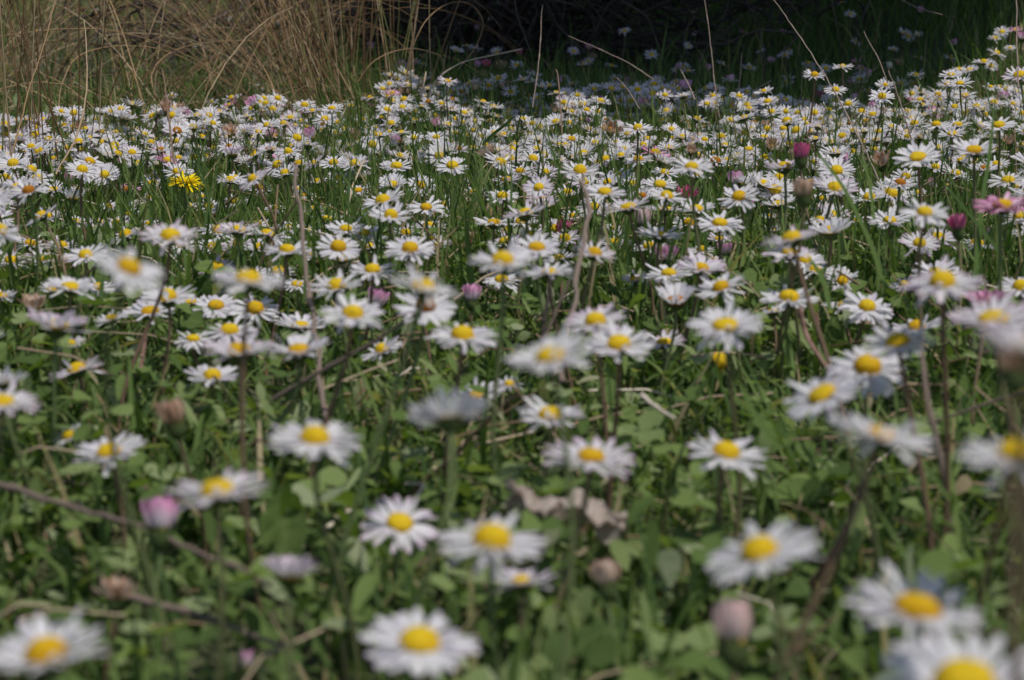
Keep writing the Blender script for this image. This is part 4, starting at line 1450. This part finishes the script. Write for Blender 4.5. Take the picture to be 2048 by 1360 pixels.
def broad_leaf(name, label, c0, wpx, hpx, d, rnd, mat='leaf', curl=.25, tilt=.0, roll=0.0):
    """One leaf facing roughly the camera side: modelled with a mid-rib crease and curved edges."""
    P0 = unproject(c0[0], c0[1], d)
    W, H = wpx * d / FPX, hpx * d / FPX
    T = np.linspace(0, 1, 11); sv = np.linspace(-1, 1, 7)
    wt = np.sin(np.pi * np.clip(T * .96 + .03, 0, 1)) ** .6
    X = W * .5 * wt[:, None] * sv[None]
    Z = H * (T - .5)[:, None] + 0 * sv[None]
    rib = np.where(np.abs(sv) < .1, 1.0, 0)[None]
    Yd = -W * .05 * rib * wt[:, None] + W * .02 * np.sin(T * 40)[:, None] * np.abs(sv)[None] + W * curl * (np.abs(sv)[None] ** 1.5) * wt[:, None] * -.5 + H * .22 * (T[:, None] - .5) ** 2 + H * tilt * (T[:, None] - .5)
    c, s = math.cos(roll), math.sin(roll)
    v = np.stack([X * c - Z * s, Yd, X * s + Z * c], -1)
    gz = Geo(); gz.add(v.reshape(-1, 3), grid_faces(11, 7), np.clip(rnd + .3 * np.tile(rib[0], 11) + .12 * np.random.default_rng(3).normal(size=77), 0, 1), np.repeat(T, 7))
    o = link(name, gz.mesh(name, M[mat]), None, P0)
    tag(o, label, 'leaf')
    return o


broad_leaf('green_leaf', 'broad bright green leaf standing upright under the wide pink-tipped daisy', (570, 1050), 96, 130, .52, .45, tilt=.5, curl=.4)
broad_leaf('green_leaf', 'dark green rounded leaf below the round facing daisy', (768, 1135), 70, 60, .545, .02, tilt=.5)
broad_leaf('green_leaf', 'rounded green leaf low behind the edge-on daisy at right', (1668, 660), 38, 50, .78, .25, tilt=.3)
broad_leaf('green_leaf', 'pale grey-green leaf folded beside the broad bright leaf', (615, 985), 36, 70, .58, .93, tilt=.4, roll=-.3)
broad_leaf('green_leaf', 'bright green rounded leaf in the lower greenery right of the dark-stemmed daisy', (1315, 850), 42, 32, .66, .62, tilt=.8)
broad_leaf('green_leaf', 'whitish ribbed leaf standing under the brown twig, centre', (722, 790), 34, 60, .70, .97, tilt=.4)
broad_leaf('green_leaf', 'yellow-green leaf at the foot of the blurred tan stalk', (1380, 965), 60, 34, .60, .66, tilt=.9)

# curled dead leaf: a crumpled sheet with a torn right lobe
dl = unproject(1140, 1018, .515)
U = np.linspace(-1, 1, 33); V = np.linspace(-1, 1, 13)
UU, VV = np.meshgrid(U, V, indexing='ij')
wd_, hh = 215 * .575 / FPX, 58 * .575 / FPX
env = (1 - np.abs(UU) ** 4) ** .6 * (1 + .10 * np.sin(UU * 11 + 1))
X = wd_ * .5 * UU + .0016 * np.sin(VV * 5 + UU * 3)
Yd = -.010 * VV * env + .003 * np.sin(UU * 7 + VV * 2)
Z = hh * .5 * env * VV + .003 * np.cos(VV * 2.4) + .0016 * np.sin(UU * 5 + 1) + .0011 * np.sin(UU * 17 + VV * 4) + .0006 * np.sin(UU * 31 - VV * 9) - .004 * UU
gz = Geo(); gz.add(np.stack([X, Yd, Z], -1).reshape(-1, 3), grid_faces(33, 13), rng.random(33 * 13), .5)
o = link('dead_leaf', gz.mesh('dead_leaf', M['deadleaf']), None, dl)
tag(o, 'curled pale mauve-brown dead leaf lying behind the sagging large daisy', 'dead leaf')
broad_leaf('dead_leaf', 'small torn end of dead leaf beside the curled dead leaf', (1212, 1048), 50, 80, .51, .8, 'deadleaf', .5, .4, .35)['category'] = 'dead leaf'


# ---------------------------------------------------------------- rush clumps
def rush_clump(label, bx, by, n, hlo, hhi, az0, azs, lean0, leans, bend0, bends, seed, rad=.0009, spread=.05, seeds=.2, green=.15, stiff=.4):
    rg = np.random.default_rng(seed)
    b0 = np.array([bx, by, float(ground(bx, by))])
    rt = root('rush_clump', b0, label, 'rush clump', 'dry rush clumps')
    rad *= .82
    for k in range(n):
        x0, y0 = bx + rg.normal(0, spread), by + rg.normal(0, spread)
        L = rg.uniform(hlo, hhi)
        az = az0 + rg.normal(0, azs)
        ln = max(0.0, rg.normal(lean0, leans))
        stiffy = rg.random() < stiff
        bd = (0.15 if stiffy else 1.0) * max(0, rg.normal(bend0, bends))
        m = 16
        T = np.linspace(0, 1, m)
        th = ln + bd * T ** 1.8
        ds = L / (m - 1)
        r = np.concatenate([[0], np.cumsum(np.sin(th[1:]) * ds)]); z = np.concatenate([[0], np.cumsum(np.cos(th[1:]) * ds)])
        wob = np.cumsum(rg.normal(0, .0016, m)) * T + rg.normal(0, .12) * r
        pts = np.stack([x0 - bx + r * math.cos(az) - wob * math.sin(az), y0 - by + r * math.sin(az) + wob * math.cos(az), z + float(ground(x0, y0)) - b0[2] - .003], -1)
        pts[:, 2] = np.maximum(pts[:, 2], ground(pts[:, 0] + bx, pts[:, 1] + by) - b0[2] + .004 * T)
        gz = Geo()
        isg = rg.random() < green
        tube(gz, pts, rad * rg.uniform(.7, 1.25) * np.linspace(1, .45, m), float(rg.random()), None, 5)
        if rg.random() < seeds:                                     # a small brown seed cluster at one side
            c = pts[int(m * rg.uniform(.68, .85))]
            for q in range(9):
                dv = rg.normal(0, .0032, 3)
                tube(gz, np.array([c, c + dv * .6, c + dv + [0, 0, .002]]), [.0004, .0011, .0003], .5, None, 4, 1)
        st_ = link('stalk', gz.mesh('stalk', [M['rush_green' if isg else 'rush'], M['seed']]), rt)


def at(px, py):
    p = ground_point(px, py); return p[0], p[1]


PI = math.pi
rush_clump('tall upright dry rush clump at the far left running out of the picture top', -.39, 1.47, 26, .30, .60, 0, 2.5, .12, .10, .5, .4, 1, .0008, .036, .15, .06, .8)
rush_clump('dense leaning dry rush clump fanning left above the spoked daisy', -.20, 1.95, 60, .24, .5, PI, .5, .42, .22, .8, .5, 2, .0008, .024, .12, .15, .5)
rush_clump('upright part-green rush clump before the dark shrub edge', -.225, 2.15, 42, .25, .6, .6, 2.2, .14, .12, .5, .5, 3, .0009, .028, .1, .35, .7)
rush_clump('thin golden rush clump standing alone against the dark shrub', -.128, 2.08, 18, .22, .55, .2, 1.6, .16, .12, .9, .7, 4, .0008, .016, .2, .3, .5)
rush_clump('wide arching dry rush clump bowing over the left of the meadow', -.42, 2.1, 34, .28, .55, .0, 1.4, .65, .25, 1.3, .5, 5, .0008, .05, .1, .0, .1)
rush_clump('arching dry rush clump near the left edge, stalks bending low to the right', -.68, 2.3, 38, .3, .7, .0, .7, .65, .25, 1.3, .5, 6, .0009, .06, .1, .0, .1)
rush_clump('brown tangled rush clump in the middle of the rough grass', -.38, 2.9, 40, .2, .45, PI, 1.4, .6, .3, 1.2, .6, 7, .0010, .07, .2, .05, .2)
rush_clump('dark brown rush clump hard against the shrub, left side', -.31, 2.65, 50, .3, .6, 1.6, 2.0, .2, .15, .6, .5, 8, .0010, .045, .2, .1, .6)
rush_clump('distant tan rush clump at the upper left', -1.0, 3.7, 34, .22, .5, 0, 2.0, .6, .3, 1.3, .6, 9, .0012, .12, .1, .05, .2)
rush_clump('distant brown rush clump behind the arching ones', -.62, 3.9, 36, .2, .45, 2.5, 2.0, .6, .3, 1.2, .6, 10, .0012, .14, .15, .05, .2)

# ---------------------------------------------------------------- dark shrub at the back, and the tree whose crown shades the middle
srg = np.random.default_rng(77)
sb = np.array([-.09, 3.35, 0.0])
shrub = root('shrub', sb, 'tangled dark brown leafless shrub at the back behind the golden rush', 'shrub')


def branch(g, p, dirv, L, r, depth, rg, mi=0):
    m = 6
    pts = [p]
    dv = dirv / np.linalg.norm(dirv)
    for i in range(m - 1):
        dv = dv + rg.normal(0, .22, 3) + np.array([0, 0, -.03]); dv /= np.linalg.norm(dv)
        q = pts[-1] + dv * L / (m - 1)
        q[2] = max(q[2], .01)
        pts.append(q)
    pts = np.array(pts)
    tube(g, pts, np.linspace(r, r * .5, m), float(rg.random()), None, 5 if r > .003 else 4, mi)
    if depth > 0:
        for k in range(4 if depth > 1 else 5):
            i = rg.integers(1, m)
            nd = dv * .6 + rg.normal(0, .7, 3)
            branch(g, pts[i], nd, L * rg.uniform(.45, .7), r * .55, depth - 1, rg, mi)


tr = Geo()
for k in range(5):
    a = srg.uniform(0, 6.28)
    tube(tr, smooth_line([[0, 0, -.03], [.06 * math.cos(a), .06 * math.sin(a), .12], [.2 * math.cos(a), .2 * math.sin(a), .34], [.3 * math.cos(a + .3), .3 * math.sin(a + .3), .6]], 8), np.linspace(.018, .007, 8), .4, None, 7)
link('trunk', tr.mesh('trunk', M['bark']), shrub)
cr = Geo()
for k in range(150):
    a = srg.uniform(0, 6.28); rr = abs(srg.normal(0, .22))
    p = np.array([rr * math.cos(a) * 1.5, rr * math.sin(a), srg.uniform(0, .22)])
    branch(cr, p, np.array([math.cos(a) * 1.1, math.sin(a) - .35, srg.uniform(-.2, .9)]), srg.uniform(.22, .42), .0042, 2, srg)
link('crown', cr.mesh('crown', M['twig']), shrub)

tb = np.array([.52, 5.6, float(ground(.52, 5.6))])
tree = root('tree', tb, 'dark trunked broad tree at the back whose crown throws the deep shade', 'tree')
tk = Geo()
trunk = smooth_line([[0, 0, -.1], [.02, -.02, .5], [-.03, -.15, 1.1], [.0, -.3, 1.8], [.05, -.35, 2.6]], 14)
tube(tk, trunk, np.linspace(.10, .05, 14) * (1 + .5 * np.exp(-np.linspace(0, 9, 14))), .4, None, 12)
for k in range(16):
    i = int(srg.integers(6, 14)); a = srg.uniform(0, 6.28)
    p = trunk[i]
    q = p + np.array([math.cos(a) * .9, math.sin(a) * 1.5 - .3, srg.uniform(.1, .7)])
    tube(tk, smooth_line([p, (p + q) / 2 + srg.normal(0, .08, 3), q], 8), np.linspace(.03, .008, 8), .5, None, 6)
link('trunk', tk.mesh('trunk', M['bark']), tree)
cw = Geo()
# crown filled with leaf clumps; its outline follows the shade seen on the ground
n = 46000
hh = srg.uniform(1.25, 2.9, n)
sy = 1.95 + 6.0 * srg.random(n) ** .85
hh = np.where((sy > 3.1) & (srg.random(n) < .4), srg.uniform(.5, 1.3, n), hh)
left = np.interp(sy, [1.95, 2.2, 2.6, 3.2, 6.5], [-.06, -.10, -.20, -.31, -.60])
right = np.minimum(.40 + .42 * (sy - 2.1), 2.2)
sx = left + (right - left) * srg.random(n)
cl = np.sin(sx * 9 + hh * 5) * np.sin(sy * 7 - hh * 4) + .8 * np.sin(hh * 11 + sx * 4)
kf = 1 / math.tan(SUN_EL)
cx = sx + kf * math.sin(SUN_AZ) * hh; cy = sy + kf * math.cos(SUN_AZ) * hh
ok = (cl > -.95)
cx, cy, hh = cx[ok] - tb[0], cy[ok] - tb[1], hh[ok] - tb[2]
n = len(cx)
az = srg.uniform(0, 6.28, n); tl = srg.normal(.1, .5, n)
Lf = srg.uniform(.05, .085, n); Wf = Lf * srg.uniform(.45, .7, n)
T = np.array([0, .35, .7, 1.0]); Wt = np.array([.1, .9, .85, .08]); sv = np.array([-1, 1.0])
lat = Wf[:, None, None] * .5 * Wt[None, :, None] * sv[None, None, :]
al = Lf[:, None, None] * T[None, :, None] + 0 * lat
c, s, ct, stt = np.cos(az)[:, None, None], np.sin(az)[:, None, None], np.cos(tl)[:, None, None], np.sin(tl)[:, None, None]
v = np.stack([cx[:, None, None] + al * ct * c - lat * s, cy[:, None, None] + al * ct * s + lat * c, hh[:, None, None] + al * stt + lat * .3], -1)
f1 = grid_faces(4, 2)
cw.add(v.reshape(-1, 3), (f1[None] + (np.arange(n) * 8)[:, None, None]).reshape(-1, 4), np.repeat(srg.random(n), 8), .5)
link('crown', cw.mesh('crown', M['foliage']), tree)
